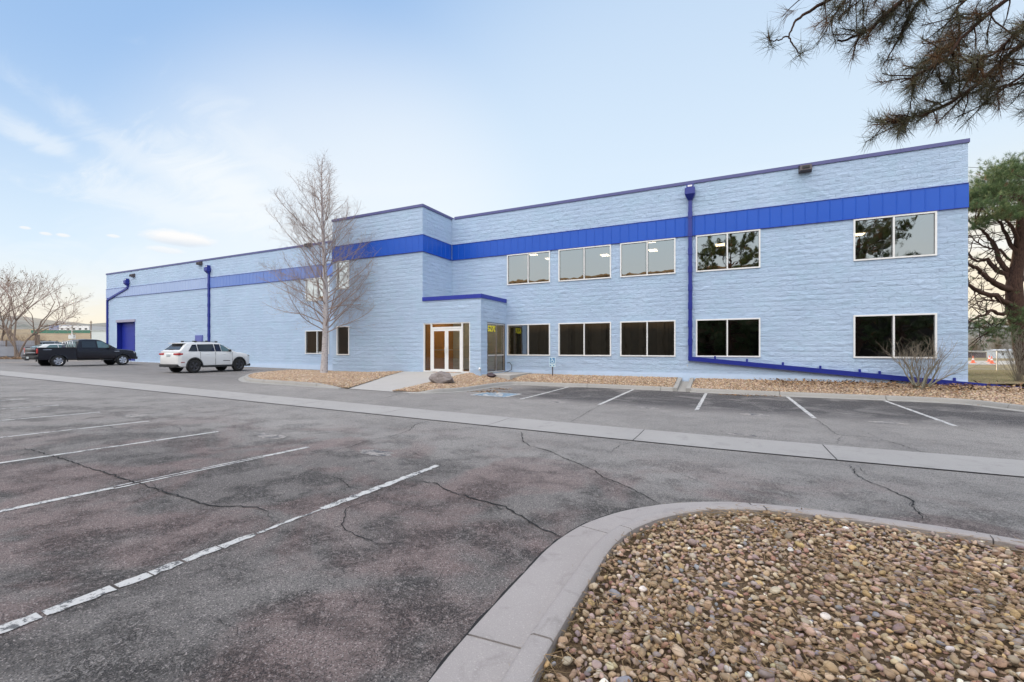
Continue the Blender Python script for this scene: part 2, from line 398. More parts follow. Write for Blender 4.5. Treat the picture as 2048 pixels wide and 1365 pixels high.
def asphalt():
    t = NT('weathered_asphalt')
    v = t.tc.outputs['Object']
    sx = t.n.new('ShaderNodeSeparateXYZ'); t.l.new(v, sx.inputs[0])
    big = t.noise(0.28, 4, 0.55); mid = t.noise(1.1, 5, 0.6, dist=0.6); streak = t.noise(0.5, 4, 0.6, t.vec((0.35, 1.6, 1)))
    base = t.mix(t.rng(big, 0.35, 0.65), (0.32, 0.312, 0.308), (0.40, 0.39, 0.385))
    base = t.mix(t.math('MULTIPLY', t.rng(mid, 0.45, 0.7), 0.3), base, (0.38, 0.375, 0.37))
    base = t.mix(t.math('MULTIPLY', t.rng(streak, 0.5, 0.75), 0.35), base, (0.24, 0.238, 0.242))
    # coarser and darker in the near stalls, reddish aggregate showing where it has worn
    near = t.math('MULTIPLY', t.rng(sx.outputs[1], 6.6, 3.9, smooth=True), t.rng(sx.outputs[0], -14.0, -7.0))
    base = t.mix(t.math('MULTIPLY', near, t.rng(t.noise(0.9, 4, 0.6, t.vec(loc=(9, 2, 0)), 0.6), 0.38, 0.60, 0.62, 0.86)), base, (0.132, 0.122, 0.121))
    near2 = t.math('MULTIPLY', t.rng(sx.outputs[1], 8.2, 5.0, smooth=True), t.rng(sx.outputs[0], -14.0, -7.0))
    red = t.math('MULTIPLY', t.rng(t.noise(0.62, 4, 0.6, t.vec((1, 1, 1), loc=(3.1, 7.7, 0)), 0.8), 0.44, 0.60, smooth=True), near2)
    base = t.mix(t.math('MULTIPLY', red, 0.62), base, (0.27, 0.19, 0.185))
    # newer, darker surface in the stalls by the kerb
    st = t.math('MULTIPLY', t.math('MULTIPLY', t.rng(sx.outputs[1], 12.4, 14.6, smooth=True), t.rng(sx.outputs[0], -8.5, -6.8)), t.rng(t.noise(0.7, 4, 0.6, dist=0.5), 0.25, 0.5))
    base = t.mix(t.math('MULTIPLY', st, 0.92), base, (0.040, 0.040, 0.046))
    wing = t.math('MULTIPLY', t.rng(sx.outputs[1], 10.0, 13.5, smooth=True), t.rng(sx.outputs[0], -15, -20))
    base = t.mix(t.math('MULTIPLY', wing, 0.55), base, (0.15, 0.15, 0.155))
    # aggregate
    ag = t.n.new('ShaderNodeTexVoronoi'); ag.inputs['Scale'].default_value = 135; t.l.new(v, ag.inputs['Vector'])
    sp = t.n.new('ShaderNodeSeparateColor'); t.l.new(ag.outputs['Color'], sp.inputs[0])
    base = t.mix(t.rng(sp.outputs[0], 0.76, 0.98, 0.0, 0.7), base, (0.56, 0.51, 0.51))
    base = t.mix(t.rng(sp.outputs[1], 0.66, 0.93, 0.0, 0.75), base, (0.045, 0.043, 0.048))
    fine = t.noise(140, 3, 0.7)
    base = t.mix(t.rng(fine, 0.3, 0.7, 0.0, 0.22), base, (0.06, 0.06, 0.065), 'MIX')
    # hairline crazing
    cz = t.vor(3.2, t.vec((1, 1, 1)), 'DISTANCE_TO_EDGE')
    dn = t.n.new('ShaderNodeMix'); dn.data_type = 'VECTOR'
    h = t.math('ADD', t.math('MULTIPLY', ag.outputs['Distance'], -0.9), t.math('MULTIPLY', t.noise(38, 6, 0.75), 1.4))
    def ridges(sc, loc, wd):
        q = t.noise(sc, 9, 0.78, t.vec((1, 1, 1), loc=loc), 1.4); return t.math('MULTIPLY', t.rng(q, 0.5 - wd, 0.5), t.rng(q, 0.5, 0.5 + wd, 1.0, 0.0))
    gate = t.rng(t.noise(1.7, 4, 0.6, t.vec(loc=(4, 4, 0))), 0.44, 0.60)
    craz = t.math('MULTIPLY', t.math('MAXIMUM', ridges(4, (0, 0, 0), .016), ridges(9, (7, 3, 0), .032)), gate)
    craz = t.math('MULTIPLY', craz, t.rng(sx.outputs[1], 8.0, 5.0, 0.35, 1.0))
    base = t.mix(t.math('MULTIPLY', craz, 0.8), base, (0.03, 0.03, 0.033))
    base = t.mix(1.0, base, (0.94, 0.905, 0.87), 'MULTIPLY')
    # oil drips and tyre polish in the stalls
    oil = t.math('MULTIPLY', t.rng(t.noise(3.6, 5, 0.6, t.vec(loc=(2, 8, 0))), 0.66, 0.72), 0.4)
    base = t.mix(oil, base, (0.06, 0.058, 0.06))
    h = t.math('ADD', h, t.math('MULTIPLY', craz, -1.0))
    t.bump(h, 0.8, 0.006)
    return t.set(base, 0.88, 0, 0.35)
M['asphalt'] = asphalt()

def concrete(name, a, b, sc=1.0, stain=0.35):
    t = NT(name)
    c = t.mix(t.noise(1.3 * sc, 5), a, b)
    c = t.mix(t.math('MULTIPLY', t.rng(t.noise(4 * sc, 6, 0.65, dist=0.8), 0.55, 0.75), stain), c, tuple(x * 0.62 for x in a))
    c = t.mix(t.rng(t.noise(160, 3, 0.7), 0.35, 0.65, 0.0, 0.35), c, tuple(x * 0.6 for x in a))
    c = t.mix(t.rng(t.noise(90, 2, 0.6, t.vec((1, 1, 1), loc=(5, 3, 1))), 0.62, 0.7, 0.0, 0.4), c, tuple(min(1, x * 1.5) for x in b))
    t.bump(t.noise(120, 4, 0.7), 0.45, 0.004)
    return t.set(c, 0.85, 0, 0.35)
M['concrete'] = concrete('kerb_concrete', (0.31, 0.30, 0.285), (0.41, 0.395, 0.38))
M['kerb_near'] = concrete('near_kerb_concrete', (0.36, 0.325, 0.315), (0.47, 0.43, 0.42), 1.0, 0.6)
M['pan'] = concrete('drain_pan_concrete', (0.35, 0.33, 0.32), (0.45, 0.43, 0.415), 0.6, 0.55)
M['walk'] = concrete('walkway_concrete', (0.42, 0.40, 0.385), (0.50, 0.48, 0.465), 0.6, 0.2)
def line_paint():
    t = NT('worn_line_paint')
    n1 = t.noise(9, 8, 0.75, dist=0.5); n2 = t.noise(60, 4, 0.7)
    m = t.rng(t.math('ADD', t.math('MULTIPLY', n1, 0.75), t.math('MULTIPLY', n2, 0.3)), 0.465, 0.515)
    c = t.mix(m, (0.12, 0.12, 0.125), t.mix(n2, (0.48, 0.47, 0.46), (0.66, 0.65, 0.64)))
    t.bump(n2, 0.5, 0.003)
    return t.set(c, 0.8)
M['paint'] = line_paint()
def faded(name, col, lo, hi):
    t = NT(name)
    m = t.rng(t.math('ADD', t.math('MULTIPLY', t.noise(5, 8, 0.75, dist=0.5), 0.8), t.math('MULTIPLY', t.noise(70, 3, 0.7), 0.25)), lo, hi)
    c = t.mix(m, (0.10, 0.10, 0.108), col)
    return t.set(c, 0.85)
M['ada_blue'] = faded('faded_blue_marking', (0.22, 0.33, 0.44), 0.30, 0.6)
M['old_mark'] = faded('old_stencil_paint', (0.34, 0.31, 0.29), 0.46, 0.56)
M['crack'] = simple('dark_crack_fill', (0.022, 0.021, 0.022), 0.95)  # one dark tone for cracks, pan joints and kerb edge dirt
M['patch'] = faded('sealed_patch', (0.21, 0.21, 0.215), 0.42, 0.62)

def tone_mat(name, rough=0.75, mul=1.0, bump=0.25, bs=45, var=0.3):
    t = NT(name); a = t.attr('tone')
    c = t.mix(t.rng(t.noise(bs * 0.7, 4, 0.6), 0.3, 0.7, 0, var), a, t.mix(1.0, a, (0.55, 0.52, 0.5), 'MULTIPLY'))
    if bump: t.bump(t.noise(bs, 4, 0.65), bump, 0.004)
    return t.set(c, rough, 0, 0.4)
M['stone'] = tone_mat('river_cobble', 0.85, bs=60, bump=.4, var=.45)
M['gravel'] = tone_mat('bed_gravel', 0.85, bump=0, bs=20)
M['needle'] = tone_mat('pine_needle', 0.6, bump=0, bs=10, var=0.2)
M['litter'] = tone_mat('dry_needle_litter', 0.8, bump=0, bs=10, var=0.2)
def soil(name, a, b):
    t = NT(name)
    c = t.mix(t.noise(14, 6, 0.7), a, b); c = t.mix(t.rng(t.noise(60, 4, 0.7), 0.4, 0.6, 0, 0.6), c, tuple(x * 0.4 for x in a))
    t.bump(t.noise(40, 6, 0.7), 0.9, 0.02); return t.set(c, 0.95, 0, 0.2)
M['soil'] = soil('needle_strewn_soil', (0.10, 0.065, 0.04), (0.24, 0.165, 0.10))
M['bedsoil'] = soil('bed_soil', (0.20, 0.14, 0.09), (0.36, 0.27, 0.19))
def grassland():
    t = NT('dry_grassland')
    c = t.mix(t.noise(0.25, 6, 0.7), (0.20, 0.165, 0.085), (0.33, 0.26, 0.15))
    c = t.mix(t.rng(t.noise(0.9, 5, 0.7), 0.5, 0.65, 0, 0.6), c, (0.15, 0.16, 0.06))
    c = t.mix(t.rng(t.noise(0.05, 5, 0.7), 0.5, 0.6, 0, 0.5), c, (0.24, 0.16, 0.10))
    t.bump(t.noise(9, 5, 0.7), 0.7, 0.05); return t.set(c, 0.95, 0, 0.2)
M['grassland'] = grassland()
def bark(name, a, b, vs=(9, 9, 2.5), marks=None):
    t = NT(name); v = t.vec(vs)
    n = t.noise(2.2, 6, 0.7, v, 0.5); c = t.mix(t.rng(n, 0.35, 0.65), a, b)
    if marks:
        c = t.mix(t.rng(t.noise(1.6, 4, 0.7, t.vec((3, 3, 16)), 0.6), 0.58, 0.64), c, marks)
    t.bump(n, 0.8, 0.02); return t.set(c, 0.9, 0, 0.25)
M['birch'] = bark('pale_smooth_bark', (0.42, 0.39, 0.40), (0.58, 0.54, 0.55), marks=(0.12, 0.09, 0.09))
M['twig'] = simple('brown_twig', (0.34, 0.26, 0.23), 0.8, scale=3)
M['twig_grey'] = simple('grey_twig', (0.26, 0.22, 0.17), 0.85, scale=3, var=0.3)
M['pine_bark'] = bark('pine_bark', (0.03, 0.018, 0.015), (0.10, 0.055, 0.042))
M['grey_bark'] = bark('grey_bark', (0.16, 0.12, 0.10), (0.28, 0.22, 0.18))
M['twig_tan'] = simple('tan_twig', (.30, .22, .15), .85, scale=3, var=.3)
M['shrub_bark'] = bark('lichen_grey_shrub_bark', (0.20, 0.20, 0.15), (0.34, 0.32, 0.26), (14, 14, 5))

# ================================================================== GROUND
def grid_surface(name, xs, ys, zf, mat, skip=None, kind='structure'):
    nx, ny = len(xs), len(ys)
    V = [(x, y, zf(x, y)) for y in ys for x in xs]
    Fc = [(j * nx + i, j * nx + i + 1, (j + 1) * nx + i + 1, (j + 1) * nx + i) for j in range(ny - 1) for i in range(nx - 1)
          if not (skip and skip(0.5 * (xs[i] + xs[i + 1]), 0.5 * (ys[j] + ys[j + 1])))]
    o = np_mesh(name, np.array(V), np.array(Fc), mat, smooth=True)
    return tag(o, kind=kind)

lot_x = list(np.arange(-75, 14.01, 0.5)); lot_y = list(np.arange(-15, 22.01, 0.5))
grid_surface('parking_lot', lot_x, lot_y, zl, M['asphalt'])
def ground_z(x, y):
    d = max(0.0, -75 - x, x - 14, -15 - y, y - 22)
    base = zl(max(-75, min(14, x)), max(-15, min(22, y))) - 0.12
    r = sstep(0, 3, d)
    far = sstep(60, 900, d)
    left = sstep(0, 1, -x / (abs(y) + 60.0)) if x < 0 else 0
    return base + r * (0.05 + 0.28 * sstep(-3, 3, y - 22) * (x > 7)) - far * 1.0 + left * far * 20.0
gx = sorted(set([-3000, -2200, -1500, -1100, -800, -600, -450, -350, -280, -220, -180, -140, -115, -95, -85, -80] + list(np.arange(-77, 60, 2.5)) + [60, 75, 95, 120, 160, 220, 320, 500, 800, 1300, 2000, 3000]))
gy = sorted(set([-3000, -1500, -800, -400, -200, -120, -80, -60, -45, -35, -28, -22, -18] + list(np.arange(-16, 70, 2.5)) + [70, 80, 95, 115, 140, 175, 220, 280, 360, 460, 600, 800, 1100, 1500, 2200, 3000]))
grid_surface('ground', gx, gy, ground_z, M['grassland'])

# far ridge that closes the view on the left
def ridge():
    V = []; Fc = []; n = 120
    t = NT('distant_ridge_scrub')
    c = t.mix(t.noise(0.02, 6, 0.7), (0.20, 0.20, 0.19), (0.27, 0.25, 0.21))
    t.set(t.mix(t.rng(t.noise(0.06, 5, 0.7), 0.5, 0.6, 0, 0.7), c, (0.11, 0.12, 0.10)), 0.95)
    for i in range(n):
        a = R(-100 + 130 * i / (n - 1))
        hh = 36 + 7 * sin(i * 0.31) + 4 * sin(i * 0.83 + 1) + 3 * random.random()
        for (r, z) in ((480, -6), (620, 4), (760, hh * 0.7), (900, hh), (1200, -20)):
            V.append((r * sin(a), r * cos(a), z))
    for i in range(n - 1):
        for k in range(4):
            Fc.append((i * 5 + k, (i + 1) * 5 + k, (i + 1) * 5 + k + 1, i * 5 + k + 1))
    tag(np_mesh('hills', np.array(V), np.array(Fc), t.mat, smooth=True), kind='structure')
ridge()

def strip(mb, pts, w, dz, zf=zl, seg=0.4, jit=0.0):
    """flat ribbon that follows the ground; pts in XY; w width or list"""
    P = []; W = []
    for i in range(len(pts) - 1):
        a = Vector(pts[i][:2]); b = Vector(pts[i + 1][:2]); k = max(1, int((b - a).length / seg))
        for j in range(k):
            t = j / k; P.append(a.lerp(b, t))
            W.append((w[i] * (1 - t) + w[i + 1] * t) if isinstance(w, (list, tuple)) else w)
    P.append(Vector(pts[-1][:2])); W.append(w[-1] if isinstance(w, (list, tuple)) else w)
    vs = []
    for i, p in enumerate(P):
        d = (P[min(i + 1, len(P) - 1)] - P[max(0, i - 1)]); d = d.normalized() if d.length > 0 else Vector((1, 0))
        nn = Vector((-d.y, d.x)); h = W[i] / 2
        j1 = random.uniform(-jit, jit); j2 = random.uniform(-jit, jit)
        a = p + nn * (h + j1); b = p - nn * (h + j2)
        vs += [(a.x, a.y, zf(a.x, a.y) + dz), (b.x, b.y, zf(b.x, b.y) + dz)]
    mb.add(vs, [(2 * i, 2 * i + 1, 2 * i + 3, 2 * i + 2) for i in range(len(P) - 1)])

# drain pan (valley gutter) across the lot, with tooled joints
PAN0, PAN1 = 8.29, 9.50
mb = MB()
jx = [-56 + 3.05 * k for k in range(23)]
off = 1.45 - min(jx, key=lambda v: abs(v - 1.45))
jx = [v + off for v in jx]
for a, b in zip(jx[:-1], jx[1:]):
    k = 6
    for i in range(k):
        x0 = a + 0.009 + (b - a - 0.018) * i / k; x1 = a + 0.009 + (b - a - 0.018) * (i + 1) / k
        for y0, y1, d0, d1 in ((PAN0, (PAN0 + PAN1) / 2, 0.012, 0.006), ((PAN0 + PAN1) / 2, PAN1, 0.006, 0.012)):
            mb.quad((x0, y0, zl(x0, y0) + d0), (x1, y0, zl(x1, y0) + d0), (x1, y1, zl(x1, y1) + d1), (x0, y1, zl(x0, y1) + d1))
tag(mb.build('drainage_pan', M['pan'], smooth=True), kind='structure')
mb = MB()
strip(mb, [(-54, PAN0 - 0.012), (13, PAN0 - 0.012)], 0.03, 0.005, seg=0.25, jit=0.006)
strip(mb, [(-54, PAN1 + 0.008), (13, PAN1 + 0.008)], 0.016, 0.005, seg=0.25, jit=0.004)
for x in jx: strip(mb, [(x, PAN0), (x, PAN1)], 0.022, 0.0045, seg=0.2, jit=0.004)
tag(mb.build('pan_joint', M['crack'], fix=False), kind='structure')

# stall lines
def pxline(mb, a, b, w, dz=0.006):
    p = onL(*a); q = onL(*b); strip(mb, [(p.x, p.y), (q.x, q.y)], w, dz, seg=0.3, jit=0.004)
def line_obj(segs, w):
    mb = MB()
    for a, b in segs: pxline(mb, a, b, w)
    tag(mb.build('parking_line', M['paint'], fix=False), kind='structure')
for a, b in (((1145, 772.5), (1041, 799)), ((1268, 779), (1198, 810)), ((1413, 786), (1393, 821.5)), ((1572, 792), (1629, 837)), ((1762, 799.5), (1911, 853))):
    line_obj([(a, b)], 0.10)
near_end = [(875, 932), (617, 895), (436, 864), (298, 843), (200, 825), (118, 811), (47, 798.5)]
near_left = [(0, 1262), (0, 1024), (0, 927), (0, 876), (0, 842), (0, 819), (0, 802)]
for i, (e, f_) in enumerate(zip(near_end, near_left)):
    p = onL(*e); q = onL(*f_)
    d = (Vector((q.x, q.y)) - Vector((p.x, p.y))); L = d.length; d.normalize()
    end = Vector((p.x, p.y)) + d * max(5.3, 0)
    mb = MB()
    if i == 0:       # nearest line is broken by cracks and wear
        t = 0.0
        for (s0, s1, w0, w1) in ((0, 0.62, .085, .10), (0.63, 1.22, .10, .10), (1.23, 1.93, .10, .09), (1.93, 2.62, .035, .04), (2.64, 2.93, .07, .10), (2.94, 3.2, .10, .08), (3.22, 3.42, .08, .10), (3.43, 3.62, .10, .10), (3.64, 3.98, .105, .11), (4.0, 5.3, .11, .11)):
            a = Vector((p.x, p.y)) + d * s0; b = Vector((p.x, p.y)) + d * s1
            strip(mb, [(a.x, a.y), (b.x, b.y)], [w0, w1], 0.006, seg=0.05, jit=0.013)
    elif i == 1:
        a = Vector((p.x, p.y)); b = a + d * 0.75; c2 = b + d * 1.75; nrm = Vector((-d.y, d.x)) * 0.035
        strip(mb, [a, b], 0.09, 0.006, seg=0.1, jit=0.005)
        strip(mb, [b + nrm, c2 + nrm * 1.4], 0.035, 0.006, seg=0.1, jit=0.006); strip(mb, [b - nrm, c2 - nrm * 1.4], 0.03, 0.006, seg=0.1, jit=0.008)
        strip(mb, [c2, end], 0.09, 0.006, seg=0.1, jit=0.006)
    else:
        strip(mb, [(p.x, p.y), end], 0.085, 0.006, seg=0.15, jit=0.006)
    tag(mb.build('parking_line', M['paint'], fix=False), kind='structure')
# faint lines by the parked cars
line_obj([((505, 753), (340, 750))], 0.09); line_obj([((470, 757), (640, 745))], 0.06)

# cracks, traced from the picture and lying on the asphalt
CR = [
 ([(45,897),(70,903),(95,910),(135,922),(180,938),(215,947),(260,963),(300,975),(345,990),(380,1000),(410,1011),(440,1014),(480,1013),(520,1017),(538,1026)], 0.022),
 ([(538,1026),(535,1033),(560,1040),(575,1042)], .014), ([(560,1040),(540,1055),(515,1066),(480,1080)], .012),
 ([(500,1035),(530,1040),(560,1048)], .008),
 ([(300,965),(320,985),(350,992),(400,1010)], .008),
 ([(820,962),(870,968),(905,987),(945,998),(985,1009),(1010,1015),(1035,1030),(1060,1045),(1090,1062),(1131,1078)], .024),
 ([(905,987),(925,985),(945,998)], .012), ([(985,1009),(1000,1018),(1030,1028)], .01),
 ([(1043,865),(1045,882),(1060,893),(1100,903),(1130,918),(1160,930),(1190,943),(1205,955),(1240,968),(1275,985),(1300,998),(1322,1011)], .02),
 ([(1190,946),(1215,962),(1250,978),(1290,997)], .008),
 ([(1700,930),(1712,950),(1730,962),(1760,972),(1800,990),(1826,1003),(1825,1018),(1840,1030),(1850,1042)], .02),
 ([(1826,1003),(1818,1010),(1830,1022)], .012), ([(1830,1014),(1845,1030),(1862,1044)], .01),
 ([(1700,930),(1720,936),(1735,952)], .008),
 ([(858,843),(830,850),(818,862),(780,875),(740,880),(700,895),(660,903),(620,909),(560,913)], .014),
 ([(818,862),(850,863),(900,860),(950,855)], .009), ([(830,850),(800,860),(780,867)], .007),
 ([(788,901),(815,902),(840,912),(880,918),(905,922)], .010), ([(975,925),(895,928),(882,940)], .008),
 ([(645,950),(680,960),(700,975),(735,982),(745,978)], .012), ([(752,990),(770,1003),(790,1010)], .009),
 ([(760,988),(745,1002),(700,1015),(690,1025),(683,1050),(700,1068),(730,1080),(760,1088),(800,1090)], .012),
 ([(0,1190),(60,1168),(100,1160),(150,1140)], .013), ([(330,850),(355,855),(363,860),(355,868)], .012),
 ([(215,852),(225,857),(240,860)], .014), ([(1316,932),(1340,940),(1375,955),(1400,965),(1440,972)], .010),
 ([(1630,838),(1650,852),(1670,868),(1685,872),(1720,873),(1755,878),(1800,890),(1850,908)], .014),
 ([(1685,872),(1676,880),(1675,888)], .01), ([(1708,860),(1735,867),(1755,876)], .009),
 ([(1200,812),(1175,825),(1150,840),(1142,845)], .014), ([(1355,820),(1395,822),(1440,828)], .010),
 ([(1911,854),(1950,865),(2000,868),(2048,875)], .010), ([(1273,884),(1240,892),(1222,905)], .012),
 ([(812,784),(770,797),(730,803)], .018), ([(640,1160),(700,1185),(720,1210)], .006), ([(420,1230),(470,1260),(480,1290)], .006),
 ([(620,1290),(660,1270),(720,1275)], .006), ([(900,1130),(870,1165),(880,1200)], .006), ([(560,1110),(590,1125),(640,1120)], .006),
]
mbc = MB()
for pts, w in CR:
    P = [onL(*p) for p in pts]; Q = []
    for a, b in zip(P[:-1], P[1:]):
        L = (b - a).length; k = max(1, int(L / 0.05)); nn = Vector((-(b - a).y, (b - a).x)).normalized()
        for j in range(k):
            t = j / k; q = a.lerp(b, t); Q.append((q.x + nn.x * random.gauss(0, .011), q.y + nn.y * random.gauss(0, .011)))
    Q.append((P[-1].x, P[-1].y))
    n = len(Q); W = [w * (0.35 + 0.75 * random.random()) * min(1, (i + 2) / 8, (n - i + 1) / 8) for i in range(n)]
    strip(mbc, Q, W, 0.0075, seg=9)
tag(mbc.build('asphalt_crack', M['crack'], fix=False), kind='structure')

# old stencils and pale patches
def blotch(name, cx, cy, rx, ry, mat, dz=0.0045, n=22, rot=0.0):
    mb = MB(); pts = []
    for k in range(n):
        a = 2 * pi * k / n; r = 1 + random.uniform(-.22, .22)
        x = rx * r * cos(a); y = ry * r * sin(a)
        X = cx + x * cos(rot) - y * sin(rot); Y = cy + x * sin(rot) + y * cos(rot)
        pts.append((X, Y, zl(X, Y) + dz))
    mb.poly(pts); return tag(mb.build(name, mat, fix=False), kind='structure')
for (x, y, a, b) in ((1113, 805, .30, .22), (1293, 816, .32, .2), (1511, 830, .35, .22), (1775, 846, .38, .2), (752, 906, .32, .16), (540, 873, .34, .16), (1468, 869, .16, .1), (1490, 871, .22, .1), (270, 832, .3, .2)):
    p = onL(x, y); blotch('old_stencil_mark', p.x, p.y, a, b, M['old_mark'])

# accessible parking symbol
def isa(mb, o, ux, uy, s, zf, dz, t=0.10):
    """wheelchair figure made of ribbons; o centre, ux/uy unit vectors, s size"""
    def P(a, b): return (o[0] + ux[0] * a * s + uy[0] * b * s, o[1] + ux[1] * a * s + uy[1] * b * s)
    c = [(-.10 + .045 * cos(k * pi / 8), .40 + .045 * sin(k * pi / 8)) for k in range(17)]
    strip(mb, [P(*q) for q in c], t * s * 0.9, dz, zf, seg=9)
    strip(mb, [P(-.09, .32), P(-.06, 0.0), P(.17, 0.0), P(.29, -.33), P(.38, -.29)], t * s, dz, zf, seg=9)
    strip(mb, [P(-.07, .16), P(.15, .16)], t * s * .8, dz, zf, seg=9)
    w = [(-.02 + .26 * cos(a), -.17 + .26 * sin(a)) for a in [R(d) for d in range(118, 345, 12)]]
    strip(mb, [P(*q) for q in w], t * s * .85, dz, zf, seg=9)
sq = [onL(*p) for p in ((940, 792), (1003, 797), (1041, 788), (985, 783))]
cen = sum(sq, Vector()) / 4
rootm = thing('accessible_parking_marking', 'faded blue painted square with white wheelchair symbol on the asphalt', 'painted marking', (0, 0, 0))
hx = 0.62; hy = 0.62
mb = MB(); strip(mb, [(cen.x - hx, cen.y), (cen.x + hx, cen.y)], 2 * hy, 0.005); mb.build('blue_square', M['ada_blue'], rootm, fix=False)
mb = MB()
for y in (-1, 1): strip(mb, [(cen.x - hx - .05, cen.y + y * (hy + .04)), (cen.x + hx + .05, cen.y + y * (hy + .04))], .10, .009)
for x in (-1, 1): strip(mb, [(cen.x + x * (hx + .04), cen.y - hy), (cen.x + x * (hx + .04), cen.y + hy)], .10, .009)
mb.build('white_border', M['paint'], rootm, fix=False)
mb = MB(); isa(mb, (cen.x, cen.y), (1, 0), (0, 1), 1.15, zl, 0.0095, .13); mb.build('wheelchair_symbol', M['paint'], rootm, fix=False)

# ------------------------------------------------------------------ kerbs
def resample(pts, step):
    P = [Vector(p[:2]) for p in pts]; out = [P[0]]; 
    for a, b in zip(P[:-1], P[1:]):
        k = max(1, round((b - a).length / step))
        for j in range(1, k + 1): out.append(a.lerp(b, j / k))
    return out
def smooth_path(pts, it=2):
    P = [Vector(p[:2]) for p in pts]
    for _ in range(it):
        Q = [P[0]]
        for a, b in zip(P[:-1], P[1:]): Q += [a.lerp(b, .25), a.lerp(b, .75)]
        Q.append(P[-1]); P = Q
    return P
def kerb(name, path, side, gutter=0.30, h=0.14, w=0.15, mat=None, joints=3.0, hf=None, seg=0.12, batter=0.045, parent_kind='structure'):
    """path: foot of the kerb face in XY; side=+1 when the bed lies to the left of travel"""
    P = resample(path, seg); n = len(P); mb = MB()
    N = []
    for i in range(n):
        d = (P[min(i + 1, n - 1)] - P[max(i - 1, 0)]).normalized(); N.append(Vector((-d.y, d.x)) * side)
    dist = 0.0; start = 0; segs = []
    for i in range(1, n):
        dist += (P[i] - P[i - 1]).length
        if dist >= joints: segs.append((start, i)); start = i; dist = 0
    if start < n - 2: segs.append((start, n - 1))
    for (a, b) in segs:
        rows = []
        for i in range(a, b + 1):
            p = P[i]; 
            if i == a and a > 0: p = p.lerp(P[i + 1], 0.07)
            if i == b and b < n - 1: p = p.lerp(P[i - 1], 0.07)
            hh = h if hf is None else hf(i / (n - 1)) * h
            prof = []
            if gutter > 0: prof += [(-gutter, -.10), (-gutter, .016), (-.03, .008 + .02)]
            else: prof += [(-.002, -.10)]
            prof += [(0.0, .03), (batter * .6, hh * .72), (batter, hh * .93), (batter + .02, hh), (w + batter - .015, hh), (w + batter, hh - .012), (w + batter, -.10)]
            z0 = zl(p.x, p.y)
            rows.append([(p.x + N[i].x * o, p.y + N[i].y * o, z0 + z) for o, z in prof])
        k = len(rows[0]); vs = [v for r in rows for v in r]
        fs = [(i * k + j, (i + 1) * k + j, (i + 1) * k + j + 1, i * k + j + 1) for i in range(len(rows) - 1) for j in range(k - 1)]
        fs += [tuple(range(k)), tuple(range((len(rows) - 1) * k, len(rows) * k))[::-1]]
        mb.add(vs, fs)
    o = mb.build(name, mat or M['concrete'], smooth=True, sharp=40)
    tag(o, kind='structure')
    back = [(P[i] + N[i] * (w + batter - .02)) for i in range(n)]
    return back

# island beside the camera: the kerb sweeps round from lower middle to the right edge
g_out = [(875,1365),(935,1292),(1000,1214),(1038,1167.5),(1096.7,1106),(1131.9,1076.7),(1187.5,1046),(1263.7,1021),(1331,1012)]
o1 = [onL(*p, dz=.016) for p in g_out]
back_px = [(1057,1365),(1091,1297),(1152,1197),(1190,1138),(1217,1094),(1252,1063.5),(1278,1049),(1331,1030),(1410,1017.5),(1498,1015.5),(1593,1023),(1697,1036),(1838,1055),(1951,1072),(2048,1089)]
bk = [onL(*p, dz=.13) for p in back_px]
JL = sum((bk[i + 1] - bk[i]).length for i in range(1, 5)); bk0 = [bk[0] + (bk[0] - bk[1]).normalized() * (2 * JL - (bk[1] - bk[0]).length)] + bk + [bk[-1] + (bk[-1] - bk[-2]).normalized() * 5.0]
bk0 = smooth_path([(p.x, p.y) for p in bk0], 2)
# foot of face lies .175 m outside the back edge
def offset(path, d):
    n = len(path); out = []
    for i in range(n):
        t = (path[min(i + 1, n - 1)] - path[max(0, i - 1)]).normalized(); out.append(path[i] + Vector((-t.y, t.x)) * d)
    return out
foot = offset(bk0, 0.165)
isl_back = kerb('kerb', foot, -1, gutter=0.35, h=0.13, w=0.13, mat=M['kerb_near'], joints=JL, seg=0.08, batter=0.045)
def kerb_base(path, side, g, w):     # dark dirt line at the outer edge of the gutter
    mb = MB(); strip(mb, offset(path, g), w, 0.0085, seg=0.05, jit=0.009)
    tag(mb.build('kerb_edge_dirt', M['crack'], fix=False), kind='structure')
kerb_base(foot, 1, 0.357, 0.020)

# kerb in front of the building
ent = [(484,759),(500,764),(587,769.5),(685,775.5)]
# one continuous kerb foot: left island tip -> walk flare -> right bed -> stalls -> right end
tip = onL(484, 757, .0)
K1 = [onL(560, 746.5), onL(525, 749), onL(500, 752), onL(486, 757), onL(490, 763.5), onL(510, 766.5), onL(587, 771.5), onL(685, 778)]
K1 = smooth_path([(p.x, p.y) for p in K1], 2)
b1 = kerb('kerb', K1, 1, gutter=0.22, h=0.15, hf=lambda t: 1.0 if t < .90 else max(.08, 1 - (t - .90) / .10))
K2 = [onL(820, 787), onL(860, 788), onL(925, 784.5), onL(968, 778), onL(1000, 772.5), onL(1035, 770)]
YK = 18.78
K3 = [(-6.6, 18.3), (-5.6, YK - .12), (-4.4, YK), (-2.06, YK)]
hf1 = lambda t: 1.0 if t < .90 else max(.08, 1 - (t - .90) / .10)
hf2 = lambda t: min(1, .08 + t * 12)
K23 = smooth_path([(p.x, p.y) for p in K2] + K3, 1)
b2 = kerb('kerb', K23, 1, gutter=0.14, h=0.15, hf=hf2)
K4 = [(-1.42, YK), (2.0, YK), (5.6, YK), (6.55, YK - .25), (7.0, YK - 1.3), (7.6, YK - 2.9), (9.6, YK - 6.0), (12.5, YK - 10)]
b4 = kerb('kerb', smooth_path(K4, 2), 1, gutter=0.22, h=0.15)

